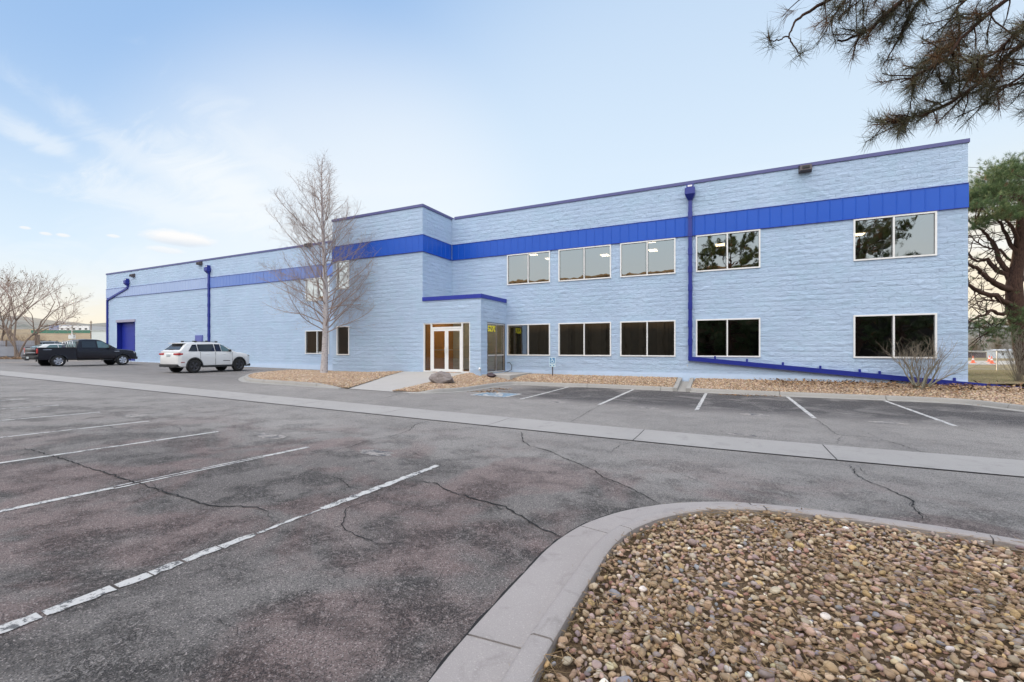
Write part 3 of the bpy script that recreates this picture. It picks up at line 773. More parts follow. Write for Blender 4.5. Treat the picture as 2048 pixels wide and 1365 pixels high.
WY = 20.80; PY = 18.20; LY = 21.70           # main wall, projecting bay, long left wing
PXL, PXR = -20.07, -13.85; VXR = -10.49; RX = 7.35; LX = -54.0
TOP = 8.85; SB0, SB1 = 6.585, 7.41
SILL = 0.56
def walkz(x, y):
    t = min(1, max(0, (y - 12.35) / (PY - 12.35))); z0 = zl(x, y) + .014; return z0 + (SILL - z0) * t
def bed(name, front, backl, zb, mat, zoff=-0.02, n=8, hump=0.0, hf=lambda t: 1.0):
    """ruled surface between the back of a kerb and a back line"""
    P = resample(front, .3); k = len(P)
    B = resample(backl, .1); bl = [0]
    for a, b in zip(B[:-1], B[1:]): bl.append(bl[-1] + (b - a).length)
    def at(t):
        s = t * bl[-1]
        for i in range(len(bl) - 1):
            if bl[i + 1] >= s: return B[i].lerp(B[i + 1], (s - bl[i]) / max(1e-6, bl[i + 1] - bl[i]))
        return B[-1]
    V = []; 
    for i, p in enumerate(P):
        q = at(i / (k - 1)); z0 = zl(p.x, p.y) + .15 * hf(i / (k - 1)) + zoff * hf(i / (k - 1)); z1 = zb(q.x, q.y)
        for j in range(n + 1):
            t = j / n; r = p.lerp(q, t); V.append((r.x, r.y, z0 + (z1 - z0) * t + hump * sin(pi * t)))
    Fc = [(i * (n + 1) + j, (i + 1) * (n + 1) + j, (i + 1) * (n + 1) + j + 1, i * (n + 1) + j + 1) for i in range(k - 1) for j in range(n)]
    V = np.array(V); Fc = np.array(Fc)
    tag(np_mesh(name, V, Fc, mat, smooth=True), kind='structure')
    return V, Fc
zb_main = lambda x, y: 0.45
W_L0 = onL(800, 746.5); 
bedA = bed('planting_bed', b1, [(-22.6, 18.35), (-20.2, PY - .03), (-15.5, PY - .03), (-15.0, PY - .03), (-14.45, 16.2), (-13.0, 12.45)], lambda x, y: .46 if x < -15.1 else walkz(x, y) + .01, M['bedsoil'], hump=.04, hf=hf1)
bedB = bed('planting_bed', b2, [(-10.95, 12.6), (-11.2, PY - .05), (-10.3, PY - .04), (-8.9, WY - .05), (-2.10, WY - .05)], lambda x, y: walkz(x, y) + .01 if x < -10.9 else .45, M['bedsoil'], hump=.03, hf=hf2)
bedD = bed('planting_bed', b4, [(-1.36, WY - .05), (RX, WY - .05), (10.5, WY - .3), (14, WY - 1.5), (16, WY - 6)], lambda x, y: .45 - max(0, x - RX) * .02, M['bedsoil'])

# concrete walk to the doors
wk = [(-13.75, PY - .02), (-11.30, PY - .02), (-11.35, 16.6), (-11.25, 14.6), (-10.55, K2[0].y + .10), (-10.8, K2[0].y - .12), (-12.2, K1[-1].y - .12), (-13.3, K1[-1].y + .05), (-13.9, 14.6), (-14.6, 17.2), (-15.2, PY - .02)]
def walk():
    V = []; Fc = []; A = [onL(822, 787.5), onL(700, 778.5)]
    rows = 14
    for i in range(rows + 1):
        t = i / rows
        e = sstep(0, 1, t)
        xl = A[1].x * (1 - t) + (-15.05) * t - .55 * (1 - t) * min(1, t * 8); yl = A[1].y * (1 - t) + (PY - .02) * t
        xr = A[0].x * (1 - t) + (-11.2) * t + .35 * (1 - t) * min(1, t * 8); yr = A[0].y * (1 - t) + (PY - .02) * t
        for j in range(7):
            s_ = j / 6; x = xl + (xr - xl) * s_; y = yl + (yr - yl) * s_
            z0 = zl(x, y) + .014; z = z0 + (SILL - z0) * t
            V.append((x, y, z))
    for i in range(rows):
        for j in range(6): Fc.append((i * 7 + j, i * 7 + j + 1, (i + 1) * 7 + j + 1, (i + 1) * 7 + j))
    o = tag(np_mesh('walkway', np.array(V), np.array(Fc), M['walk'], smooth=True), kind='structure')
    mb = MB(); L = V[::7]; Rr = V[6::7]
    for E, sg in ((L, -1), (Rr, 1)):
        for a, b in zip(E[:-1], E[1:]): mb.quad((a[0], a[1], a[2]), (b[0], b[1], b[2]), (b[0], b[1], b[2] - .25), (a[0], a[1], a[2] - .25))
    tag(mb.build('walkway_edge', M['walk']), kind='structure')
walk()
mb = MB(); mb.box(-10.46, -9.0, 18.22, 20.7, .3, SILL - .05)
tag(mb.build('side_pad', M['walk']), kind='structure')
# concrete chase that lets roof water through the kerb
mb = MB()
for x0, x1 in ((-2.06, -1.90), (-1.58, -1.42)):
    mb.hexa([(x0, YK - .02, .0), (x1, YK - .02, .0), (x1, WY - .06, .15), (x0, WY - .06, .15), (x0, YK - .02, .165), (x1, YK - .02, .165), (x1, WY - .06, .46), (x0, WY - .06, .46)])
mb.hexa([(-1.90, YK - .02, -.05), (-1.58, YK - .02, -.05), (-1.58, WY - .06, -.0), (-1.90, WY - .06, -.0), (-1.90, YK - .02, .03), (-1.58, YK - .02, .03), (-1.58, WY - .06, .3), (-1.90, WY - .06, .3)])
tag(mb.build('drainage_chase', M['concrete']), kind='structure')
# wheel stop at the left bed
def slab(name, px0, px1, dy, h, label, cat, mat):
    a = onL(*px0); b = onL(*px1); mb = MB(); z = zl(a.x, a.y)
    mb.hexa([(a.x, a.y, z), (b.x, b.y, z), (b.x, b.y + dy, z), (a.x, a.y + dy, z), (a.x + .02, a.y + .02, z + h), (b.x - .02, b.y + .02, z + h), (b.x - .02, b.y + dy - .02, z + h), (a.x + .02, a.y + dy - .02, z + h)])
    return tag(mb.build(name, mat), label, cat)

# ------------------------------------------------------------------ island surface by the camera
def isl_z(x, y): return 0.075 + 0.035 * sin(x * 1.7 + 1) * sin(y * 1.3)
ib = [(p.x, p.y) for p in isl_back]
IX0 = min(p[0] for p in ib)
poly_isl = ib + [(ib[-1][0] + 1, -3.0), (ib[0][0], -3.0)]
def inside(x, y, poly):
    c = False; n = len(poly); j = n - 1
    for i in range(n):
        xi, yi = poly[i]; xj, yj = poly[j]
        if (yi > y) != (yj > y) and x < (xj - xi) * (y - yi) / (yj - yi) + xi: c = not c
        j = i
    return c
def np_inside(X, Y, poly):
    c = np.zeros(len(X), bool); n = len(poly); j = n - 1
    for i in range(n):
        xi, yi = poly[i]; xj, yj = poly[j]
        m = ((yi > Y) != (yj > Y)); 
        with np.errstate(divide='ignore', invalid='ignore'):
            c ^= m & (X < (xj - xi) * (Y - yi) / ((yj - yi) + 1e-12) + xi)
        j = i
    return c
def fill_poly(name, poly, zf, mat, step=0.25):
    bm = bmesh.new(); vs = [bm.verts.new((x, y, zf(x, y))) for x, y in poly]
    f = bm.faces.new(vs); bmesh.ops.triangulate(bm, faces=[f])
    me = bpy.data.meshes.new(name); bm.to_mesh(me); bm.free(); me.materials.append(mat)
    o = bpy.data.objects.new(name, me); C.objects.link(o); return tag(o, kind='structure')
fill_poly('island_soil', poly_isl, lambda x, y: 0.078, M['soil'])

# ------------------------------------------------------------------ stones
def stone_protos(n, sub):
    out = []
    for k in range(n):
        bm = bmesh.new(); bmesh.ops.create_icosphere(bm, subdivisions=sub, radius=1.0)
        V = np.array([v.co[:] for v in bm.verts]); Fc = np.array([[v.index for v in f.verts] for f in bm.faces]); bm.free()
        r = np.random.default_rng(100 + k)
        # a few flat facets cut the sphere, then a low wave
        for _ in range(6 + k % 5):
            d = r.normal(size=3); d /= np.linalg.norm(d); lim = r.uniform(.55, .88)
            pr = V @ d; V = V - np.outer(np.maximum(0, pr - lim) * .8, d)
        ph = r.uniform(0, 6, 3)
        V *= (1 + .05 * np.sin(V[:, [1]] * 3 + ph[0]) + .05 * np.sin(V[:, [0]] * 2.5 + ph[1]))
        out.append((V, Fc))
    return out
PAL = np.array([(.40,.29,.19),(.34,.24,.16),(.46,.35,.25),(.29,.20,.14),(.38,.26,.20),(.50,.41,.30),(.33,.25,.24),(.27,.21,.20),(.42,.30,.26),(.60,.55,.48),(.24,.24,.26),(.45,.32,.17),(.30,.17,.13),(.36,.30,.24),(.66,.62,.58),(.21,.17,.17)]) * 1.38
PW = np.array([11,11,9,9,8,5,5,5,4,1.6,2.5,4,3,9,.7,2.5]); PW = PW / PW.sum()
def scatter_stones(name, pos, size, protos, mat, flat=(.45, .75), tilt=.35, pal=PAL, pw=PW, seed=1, asp=(.62, .95), smooth=True):
    r = np.random.default_rng(seed); n = len(pos); which = r.integers(0, len(protos), n)
    Vs = []; Fs = []; Cs = []; o = 0
    ci = r.choice(len(pal), n, p=pw); col = pal[ci] * r.uniform(.78, 1.22, (n, 1)) * (1 + r.normal(0, .03, (n, 3)))
    sx = size; sy = size * r.uniform(*asp, n); sz = size * r.uniform(*flat, n)
    yaw = r.uniform(0, 2 * pi, n); tx = r.normal(0, tilt, n); ty = r.normal(0, tilt, n)
    cz, sz_ = np.cos(yaw), np.sin(yaw); cx_, sx_ = np.cos(tx), np.sin(tx); cy_, sy_ = np.cos(ty), np.sin(ty)
    for k, (PV, PF) in enumerate(protos):
        I = np.nonzero(which == k)[0]
        if len(I) == 0: continue
        A = PV[None] * np.stack([sx[I], sy[I], sz[I]], 1)[:, None, :]
        x, y, z = A[..., 0], A[..., 1], A[..., 2]
        y, z = y * cx_[I, None] - z * sx_[I, None], y * sx_[I, None] + z * cx_[I, None]
        x, z = x * cy_[I, None] + z * sy_[I, None], -x * sy_[I, None] + z * cy_[I, None]
        x, y = x * cz[I, None] - y * sz_[I, None], x * sz_[I, None] + y * cz[I, None]
        W = np.stack([x, y, z], -1) + pos[I][:, None, :]
        Vs.append(W.reshape(-1, 3)); Fs.append((PF[None] + (np.arange(len(I)) * len(PV))[:, None, None] + o).reshape(-1, 3))
        Cs.append(np.repeat(col[I], len(PV), 0)); o += len(I) * len(PV)
    return np_mesh(name, np.concatenate(Vs), np.concatenate(Fs), mat, smooth=smooth, col=np.clip(np.concatenate(Cs), 0, 1))
pro2 = stone_protos(12, 2); pro1 = stone_protos(8, 1)
# cobbles: a fine under-layer, a main layer, and some large ones on top
def jgrid(x0, x1, y0, y1, s, r):
    gx_, gy_ = np.meshgrid(np.arange(x0, x1, s), np.arange(y0, y1, s * .88)); gx_ = gx_ + (np.arange(gx_.shape[0]) % 2)[:, None] * s / 2
    P = np.stack([gx_.ravel(), gy_.ravel()], 1); return P + r.uniform(-.36, .36, P.shape) * s
r_ = np.random.default_rng(5)
bx0, bx1 = min(p[0] for p in ib) - .1, 9.5
by0, by1 = -0.8, max(p[1] for p in ib)
isl_in = [(p[0], p[1]) for p in ib]
def island_layer(s, zmean, zs, smin, smax, seed, keep=1.0):
    r = np.random.default_rng(seed); P = jgrid(bx0, bx1, by0, by1, s, r); P = P[np_inside(P[:, 0], P[:, 1], poly_isl)]
    P = P[r.random(len(P)) < keep]
    sz = smin + (smax - smin) * r.random(len(P)) ** 1.8
    z = zmean + r.normal(0, zs, len(P)) + .02 * np.sin(P[:, 0] * 1.7 + 1) * np.sin(P[:, 1] * 1.3)
    return np.column_stack([P, z]), sz
L1 = island_layer(.042, .090, .006, .014, .026, 21, .98)
L2 = island_layer(.058, .110, .008, .018, .033, 22, .95)
L3 = island_layer(.20, .118, .008, .034, .054, 23, .5)
ipos = np.concatenate([L1[0], L2[0], L3[0]]); isz = np.concatenate([L1[1], L2[1], L3[1]])
# thin out along the soil rim by the kerb
bk_arr = np.array(ib)[::3]
dk = np.min(np.hypot(ipos[:, None, 0] - bk_arr[None, :, 0], ipos[:, None, 1] - bk_arr[None, :, 1]), axis=1)
keep = (dk > isz * .8 + .02) & ((dk > .16) | (r_.random(len(ipos)) < .55))
isl = scatter_stones('island_cobbles', ipos[keep], isz[keep], pro2, M['stone'], seed=31, flat=(.36, .66), asp=(.5, .95))
tag(isl, 'rounded tan and grey river cobbles filling the kerbed island in the foreground', 'river rock', kind='stuff')

def bed_points(V, Fc, dens, r):
    A = V[Fc[:, 0]]; B = V[Fc[:, 1]]; C_ = V[Fc[:, 2]]; D = V[Fc[:, 3]]
    area = .5 * np.linalg.norm(np.cross(B - A, C_ - A), axis=1) + .5 * np.linalg.norm(np.cross(C_ - A, D - A), axis=1)
    n = int(area.sum() * dens); i = r.choice(len(Fc), n, p=area / area.sum()); u = r.random((n, 1)); v = r.random((n, 1))
    return (A[i] * (1 - u) + B[i] * u) * (1 - v) + (D[i] * (1 - u) + C_[i] * u) * v
GPAL = np.array([(.50,.36,.24),(.42,.30,.20),(.58,.45,.33),(.36,.25,.18),(.46,.33,.26),(.62,.52,.42),(.30,.20,.16),(.52,.36,.22),(.24,.15,.12)])
GW = np.array([10,9,10,6,7,5,3,5,2]); GW = GW / GW.sum()
for nm, (V, Fc), lab in (('bed_gravel', bedA, 'tan gravel in the bed at the foot of the bare tree'), ('bed_gravel', bedB, 'tan gravel in the bed from the boulder past the accessible parking sign'),
                   ('bed_gravel', bedD, 'tan gravel and dead leaves in the strip under the sloping blue pipe')):
    p = bed_points(V, Fc, 420, r_); p[:, 2] += .008
    o = scatter_stones(nm, p, r_.uniform(.018, .045, len(p)), pro1, M['gravel'], seed=int(abs(V[0, 0]) * 10), pal=GPAL, pw=GW, smooth=False)
    tag(o, lab, 'gravel', kind='stuff')
# boulder
def boulder(seed, size, loc, label, cols, name='boulder', cat='boulder'):
    bm = bmesh.new(); bmesh.ops.create_icosphere(bm, subdivisions=5, radius=1.0)
    r = random.Random(seed); cuts = []
    for _ in range(16):
        d = Vector((r.gauss(0, 1), r.gauss(0, 1), r.gauss(0, 1))).normalized(); cuts.append((d, r.uniform(.62, .88)))
    from mathutils import noise as mn
    for v in bm.verts:
        for d, l_ in cuts:
            q = v.co.dot(d) - l_
            if q > 0: v.co -= d * q * .9
        n1 = mn.fractal(v.co * 1.8, 1.0, 2.0, 5) * .10 + mn.fractal(v.co * 7, 1.0, 2.0, 4) * .035
        v.co *= 1 + n1
        v.co = Vector((v.co.x * size[0], v.co.y * size[1], v.co.z * size[2] * (1.0 if v.co.x < 0.2 else .86)))
    me = bpy.data.meshes.new(name); bm.to_mesh(me); bm.free(); me.shade_smooth()
    t = NT(name + '_rock'); c = t.mix(t.noise(5, 7, .75), *cols)
    c = t.mix(t.rng(t.noise(30, 5, .7), .55, .65, 0, .6), c, tuple(q * 1.5 for q in cols[1])); t.bump(t.noise(22, 7, .75), 1.0, .03)
    me.materials.append(t.set(c, .9))
    o = bpy.data.objects.new(name, me); C.objects.link(o); o.location = loc
    tag(o, label, cat)
p = onL(880, 770, dz=.17); boulder(3, (.62, .42, .33), (p.x - .05, p.y + .25, zl(p.x, p.y) + .38), 'rough grey boulder on the gravel beside the entry walk', ((.14, .12, .12), (.34, .30, .29)))
p = onL(944, 752, dz=.30); boulder(8, (.30, .2, .10), (p.x, p.y, .53), 'flat dark rock lying where the walkway meets the corner pier', ((.05, .03, .03), (.13, .08, .07)), 'rock', 'rock')
p = onL(983, 755, dz=.30); boulder(12, (.26, .2, .12), (p.x, p.y, .50), 'dark rock on the gravel below the side window of the entry', ((.04, .03, .04), (.11, .08, .09)), 'rock', 'rock')

# dry needle litter over the cobbles, a few leaves in the gutter
def needles(P, D, L, rad, col, name, mat, parent=None, seed=0, bend=0.0):
    """P base (n,3), D unit dir (n,3), L (n,), rad (n,), col (n,3): thin three-sided spikes, two joints when bent"""
    n = len(P); r = np.random.default_rng(seed)
    up = np.where(np.abs(D[:, [2]]) < .9, np.array([[0, 0, 1.]]), np.array([[1., 0, 0]]))
    U = np.cross(D, up); U /= np.linalg.norm(U, axis=1, keepdims=True) + 1e-9; W = np.cross(D, U)
    V = np.empty((n, 7 if bend else 4, 3)); off = bend * L[:, None] * (r.normal(size=(n, 3)) * [1, 1, .3])
    for k in range(3):
        a = 2 * pi * k / 3; V[:, k] = P + (U * cos(a) + W * sin(a)) * rad[:, None]
    if bend:
        for k in range(3):
            a = 2 * pi * k / 3; V[:, 3 + k] = P + D * (L[:, None] * .5) + off + (U * cos(a) + W * sin(a)) * rad[:, None] * .8
        V[:, 6] = P + D * L[:, None]
        f = np.array([(0, 1, 4), (0, 4, 3), (1, 2, 5), (1, 5, 4), (2, 0, 3), (2, 3, 5), (3, 4, 6), (4, 5, 6), (5, 3, 6)]); m = 7
    else:
        V[:, 3] = P + D * L[:, None]; f = np.array([(0, 1, 3), (1, 2, 3), (2, 0, 3)]); m = 4
    Fc = (f[None] + (np.arange(n) * m)[:, None, None]).reshape(-1, 3)
    return np_mesh(name, V.reshape(-1, 3), Fc, mat, parent, col=np.repeat(col, m, 0))
r2 = np.random.default_rng(77)
nn_ = 30000
P = np.column_stack([r2.uniform(bx0, bx1, nn_ * 2), r2.uniform(by0, by1, nn_ * 2)]); P = P[np_inside(P[:, 0], P[:, 1], poly_isl)][:nn_]
dens = .5 + .5 * np.sin(P[:, 0] * 2.1 + 2) * np.sin(P[:, 1] * 2.9) ; P = P[r2.random(len(P)) < .15 + .85 * np.clip(dens, 0, 1) ** 1.5]
n_ = len(P); a_ = r2.normal(-.5, .9, n_)
D = np.column_stack([np.cos(a_), np.sin(a_), r2.normal(0, .08, n_)]); D /= np.linalg.norm(D, axis=1, keepdims=True)
lit = needles(np.column_stack([P, .150 + r2.normal(0, .014, n_)]), D, r2.uniform(.07, .15, n_), r2.uniform(.0014, .0026, n_),
              np.array([(.42, .29, .16)]) * r2.uniform(.5, 1.3, (n_, 1)), 'needle_litter', M['litter'], bend=.07, seed=3)
tag(lit, 'dry brown pine needles strewn over the island cobbles', 'pine needles', kind='stuff')
def edge_straw(name, path, n, spread, z, label, seed, col=(.44, .33, .15)):
    g = np.random.default_rng(seed); Q = np.array([(p[0], p[1]) for p in path]); i = g.integers(0, len(Q), n)
    B = Q[i] + g.normal(0, spread, (n, 2)); a = g.uniform(0, 6.28, n); d = np.column_stack([np.cos(a), np.sin(a), g.normal(.1, .15, n)]); d /= np.linalg.norm(d, axis=1, keepdims=True)
    o = needles(np.column_stack([B, np.full(n, z) + g.random(n) * .012]), d, g.uniform(.015, .05, n), g.uniform(.0008, .0016, n), np.array([col]) * g.uniform(.5, 1.2, (n, 1)), name, M['litter'], seed=seed)
    return tag(o, label, 'dry grass', kind='stuff')
edge_straw('dry_straw', offset(foot, .372)[:int(len(foot) * .6)], 2600, .010, .008, 'thin line of yellow dry grass along the outer edge of the near gutter', 91)
edge_straw('dry_straw', [p for p in isl_back[:int(len(isl_back) * .55)]], 5200, .05, .10, 'yellow straw gathered against the inside of the near kerb', 92, (.50, .38, .18))
def leaf_litter(name, pts, spread, n, lab, zf, seed, size=(.02, .05)):
    r = np.random.default_rng(seed); P = []
    for _ in range(n):
        c = pts[r.integers(0, len(pts))]; x = c[0] + r.normal(0, spread[0]); y = c[1] + r.normal(0, spread[1]); P.append((x, y, zf(x, y) + .008 + r.random() * .015))
    P = np.array(P); s = r.uniform(*size, n); a = r.uniform(0, 6.28, n); t = r.normal(0, .4, (n, 2))
    V = np.empty((n, 4, 3))
    for k, (u, v) in enumerate(((-1, 0), (0, -.5), (1, 0), (0, .5))):
        X = (u * np.cos(a) - v * np.sin(a)) * s; Y = (u * np.sin(a) + v * np.cos(a)) * s
        V[:, k] = P + np.column_stack([X, Y, (X * t[:, 0] + Y * t[:, 1])])
    Fc = np.arange(n * 4).reshape(n, 4); pal = np.array([(.30, .17, .08), (.22, .13, .07), (.38, .25, .13), (.14, .09, .06)])
    o = np_mesh(name, V.reshape(-1, 3), Fc, M['litter'], col=np.repeat(pal[r.integers(0, 4, n)], 4, 0))
    return tag(o, lab, 'dead leaves', kind='stuff')
ilp = P[r2.random(len(P)) < .05]
leaf_litter('leaf_litter', [tuple(q) for q in ilp], (.05, .05), 2600, 'small brown leaf scraps and bark chips between the island cobbles', lambda x, y: .115 + .02 * random.random(), 15, (.006, .02))
gut = [onL(x, y) for x, y in ((1440, 786), (1470, 791), (1500, 790), (1530, 792), (1940, 806), (1980, 812), (1000, 779), (985, 783), (970, 785))]
leaf_litter('leaf_litter', [(p.x, p.y) for p in gut], (.28, .12), 900, 'small drifts of brown dead leaves blown against the kerb', zl, 5)
leaf_litter('leaf_litter', [(x, 20.3 - abs(x - 4) * .05) for x in np.arange(1.5, 9, .5)], (.5, .5), 1500, 'dead leaves caught around the shrub and the low end of the pipe', lambda x, y: .22 + (y - 18.9) * .13 + .05, 6, (.03, .07))

# ================================================================== BUILDING
bld = thing('office_building', 'long two storey pale blue painted block building with a royal blue band', 'building', (0, 0, 0))
_ng = {}
def vnoise(x, z, sx_, sz_, seed):
    if seed not in _ng: _ng[seed] = np.random.default_rng(seed).random((256, 256))
    g = _ng[seed]; X = x * sx_; Z = z * sz_
    i = np.floor(X).astype(int); j = np.floor(Z).astype(int); fx = X - i; fz = Z - j
    fx = fx * fx * (3 - 2 * fx); fz = fz * fz * (3 - 2 * fz)
    a = g[i % 256, j % 256]; b = g[(i + 1) % 256, j % 256]; c = g[i % 256, (j + 1) % 256]; d = g[(i + 1) % 256, (j + 1) % 256]
    return (a * (1 - fx) + b * fx) * (1 - fz) + (c * (1 - fx) + d * fx) * fz - .5
def relief(a, z):
    """split-face block: every block breaks a little differently, chips run sideways"""
    row = np.floor(z / .2); sh = (row % 2) * .2; blk = np.floor((a + sh) / .4)
    h1 = np.abs(np.sin(blk * 12.9898 + row * 78.233) * 43758.5453) % 1; h2 = np.abs(np.sin(blk * 39.346 + row * 11.135) * 24634.6345) % 1
    h3 = np.abs(np.sin(blk * 73.156 + row * 52.235) * 13758.545) % 1
    u = ((a + sh) / .4 % 1) - .5; v = (z / .2 % 1) - .5
    d = (h1 - .5) * .012 + (h2 - .5) * .016 * u + (h3 - .5) * .020 * v
    n = vnoise(a, z, 5, 13, 1) * .018 + vnoise(a + z * .6, z - a * .3, 11, 21, 2) * .020 + vnoise(a, z, 23, 31, 3) * .016
    n2 = vnoise(a - z * .5, z + a * .2, 4.2, 8, 4); n += np.where(n2 > .16, (n2 - .16) * .10, 0)
    edge = np.minimum(.5 - np.abs(v), .16) / .16
    return (d + n) * .48 * (.45 + .55 * edge) - (1 - edge) * .007
def wall(axis, const, a0, a1, z0, z1, step, sign, holes=(), mat=None, amp=1.0, name='wall'):
    A = set(np.round(np.linspace(a0, a1, max(2, int((a1 - a0) / step) + 1)), 4)); Z = set(np.round(np.linspace(z0, z1, max(2, int((z1 - z0) / (step * .8)) + 1)), 4))
    def clean(S, edges):
        for e in edges: S = {s for s in S if abs(s - e) > step * .3}
        return sorted(S | {float(e) for e in edges})
    A = np.array(clean(A, [a0, a1] + [h[0] for h in holes] + [h[1] for h in holes])); Z = np.array(clean(Z, [z0, z1] + [h[2] for h in holes] + [h[3] for h in holes]))
    A = A[(A >= a0 - 1e-6) & (A <= a1 + 1e-6)]; Z = Z[(Z >= z0 - 1e-6) & (Z <= z1 + 1e-6)]
    AA, ZZ = np.meshgrid(A, Z); d = relief(AA, ZZ) * amp * sign; d *= np.clip(np.minimum(AA - a0, a1 - AA) / .06, 0, 1)
    if axis == 'X': V = np.stack([AA, np.full_like(AA, const) + d, ZZ], -1)
    else: V = np.stack([np.full_like(AA, const) + d, AA, ZZ], -1)
    n = len(A); i, j = np.meshgrid(np.arange(n - 1), np.arange(len(Z) - 1))
    ac = (A[i] + A[i + 1]) / 2; zc = (Z[j] + Z[j + 1]) / 2; k = np.ones(ac.shape, bool)
    for h in holes: k &= ~((ac > h[0]) & (ac < h[1]) & (zc > h[2]) & (zc < h[3]))
    i, j = i[k], j[k]; b = j * n + i
    Fc = np.stack([b, b + 1, b + n + 1, b + n], -1)
    if (axis == 'X') == (sign > 0): Fc = Fc[:, ::-1]
    return np_mesh(name, V.reshape(-1, 3), Fc, mat or M['wall_x' if axis == 'X' else 'wall_y'], bld, smooth=False)

def rect(x0, x1, yt0, yt1, yb0, yb1, Y):
    """window outline from its picture corners, on plane Y"""
    a = onY(x0, yt0, Y); b = onY(x1, yt1, Y); c = onY(x0, yb0, Y); d = onY(x1, yb1, Y)
    return (a.x, b.x, (c.z + d.z) / 2, (a.z + b.z) / 2)
main_up = [rect(1013.9,1099.9,511.5,501.2,571.5,565.3,WY-.04), rect(1116.7,1222.1,499.6,489,563.7,556,WY-.04), rect(1240.2,1351,486.4,474.4,555.4,547.9,WY-.04), rect(1391.7,1521,469.7,456.7,544,537,WY-.04), rect(1707,1874.4,438,421,521.2,511.3,WY-.04)]
main_lo = [rect(1013.9,1099.9,649.2,647.9,710.7,711.4,WY-.04), rect(1116.7,1222.1,646.3,644.7,712,713,WY-.04), rect(1240.2,1351,643.7,640.5,714,714,WY-.04), rect(1391.7,1521,639.9,635,714.3,715,WY-.04), rect(1707,1874.4,630,626,717.1,717.9,WY-.04)]
zu = (np.mean([r[2] for r in main_up]), np.mean([r[3] for r in main_up])); zlw = (np.mean([r[2] for r in main_lo]), np.mean([r[3] for r in main_lo]))
print('window z', zu, zlw)
zu = (zu[0], SB0 - .02)
main_up = [(r[0], r[1], *zu) for r in main_up]; main_lo = [(r[0], r[1], *zlw) for r in main_lo]
bay_w = [(*rect(674,699,523.6,521.8,580,577,PY)[:2], *zu), (*rect(674,699,652.9,652.2,708.6,708.6,PY)[:2], *zlw)]
wing_w = [(*rect(611.9,659.5,554,550,599.8,597,LY)[:2], *zu), (*rect(611,658.8,661,660,706.7,707,LY)[:2], *zlw)]
PL = 0.62                                    # top of the smooth plinth
dz0, dz1 = SILL, 2.99
doorh = (PXR + .03, onY(939.9, 700, PY).x, SILL - .5, dz1)
od = (onY(234.6, 700, LY).x, onY(270, 700, LY).x, -1, onY(270, 644, LY).z)
vent = rect(392.5, 406, 671, 671, 689, 689, LY)
wall('X', WY, PXR, RX, PL, SB0 + .01, .042, -1, main_up + main_lo)
wall('X', WY, PXR, RX, SB1 - .01, TOP, .042, -1)
wall('X', PY, PXL, PXR, .30, SB0 + .01, .045, -1, bay_w)
wall('X', PY, PXL, PXR, SB1 - .01, TOP, .045, -1)
wall('X', PY, PXR, VXR, .35, 4.12, .042, -1, [doorh])
wall('Y', PXR, PY, WY, 4.1, SB0 + .01, .045, 1); wall('Y', PXR, PY, WY, SB1 - .01, TOP, .045, 1)
s0 = onX(974.5, 700, VXR).y; s1 = onX(1010.2, 700, VXR).y
sideh = (s0, s1, SILL - .02, 2.99)
wall('Y', VXR, PY, WY, .35, 4.12, .042, 1, [sideh])
wall('X', LY, LX, PXL + .1, .15, SB0 + .01, .075, -1, wing_w + [od]); wall('X', LY, LX, PXL + .1, SB1 - .01, TOP - .02, .075, -1)
# plain parts of the shell that the camera does not see, and the band zone behind the panels
mb = MB()
mb.box(RX - .25, RX - .005, WY + .02, 44, -.3, TOP - .02); mb.box(LX + .005, LX + .25, LY + .02, 44, -.3, TOP - .02)
mb.box(LX, RX, 43.8, 44.05, -.3, TOP - .02); mb.box(PXL + .005, PXL + .2, PY + .03, LY + .1, -.3, TOP - .02)
mb.box(PXR - .2, RX - .26, WY + .02, WY + .2, SB0 + .05, TOP - .03); mb.box(PXL + .21, PXR - .02, PY + .03, PY + .2, SB0 + .05, TOP - .03)
mb.box(LX + .26, PXL, LY + .03, LY + .2, SB0 + .05, TOP - .05); mb.box(PXR - .2, PXR - .02, PY + .21, WY + .01, 4.2, TOP - .03)
mb.build('rear_wall', M['plinth'], bld)
mb = MB(); mb.box(LX + .2, RX - .26, LY + .2, 43.8, 8.1, 8.3); mb.box(PXL + .2, PXR - .2, PY + .2, LY + .2, 8.1, 8.3); mb.box(PXR - .2, RX - .26, WY + .2, LY + .2, 8.1, 8.3)
mb.build('roof', M['roof'], bld)
mb = MB(); mb.box(PXR - .1, VXR - .03, PY + .03, WY + .02, 3.95, 4.11); mb.build('vestibule_roof', M['roof'], bld)
# plinth
mb = MB()
mb.box(VXR - .3, RX - .002, WY - .022, WY + .1, -.2, .585); mb.box(VXR - .3, RX - .004, WY - .008, WY + .1, .585, .66)
mb.box(LX, PXL + .05, LY - .03, LY + .1, -.2, .62)
mb.build('foundation', M['plinth'], bld)

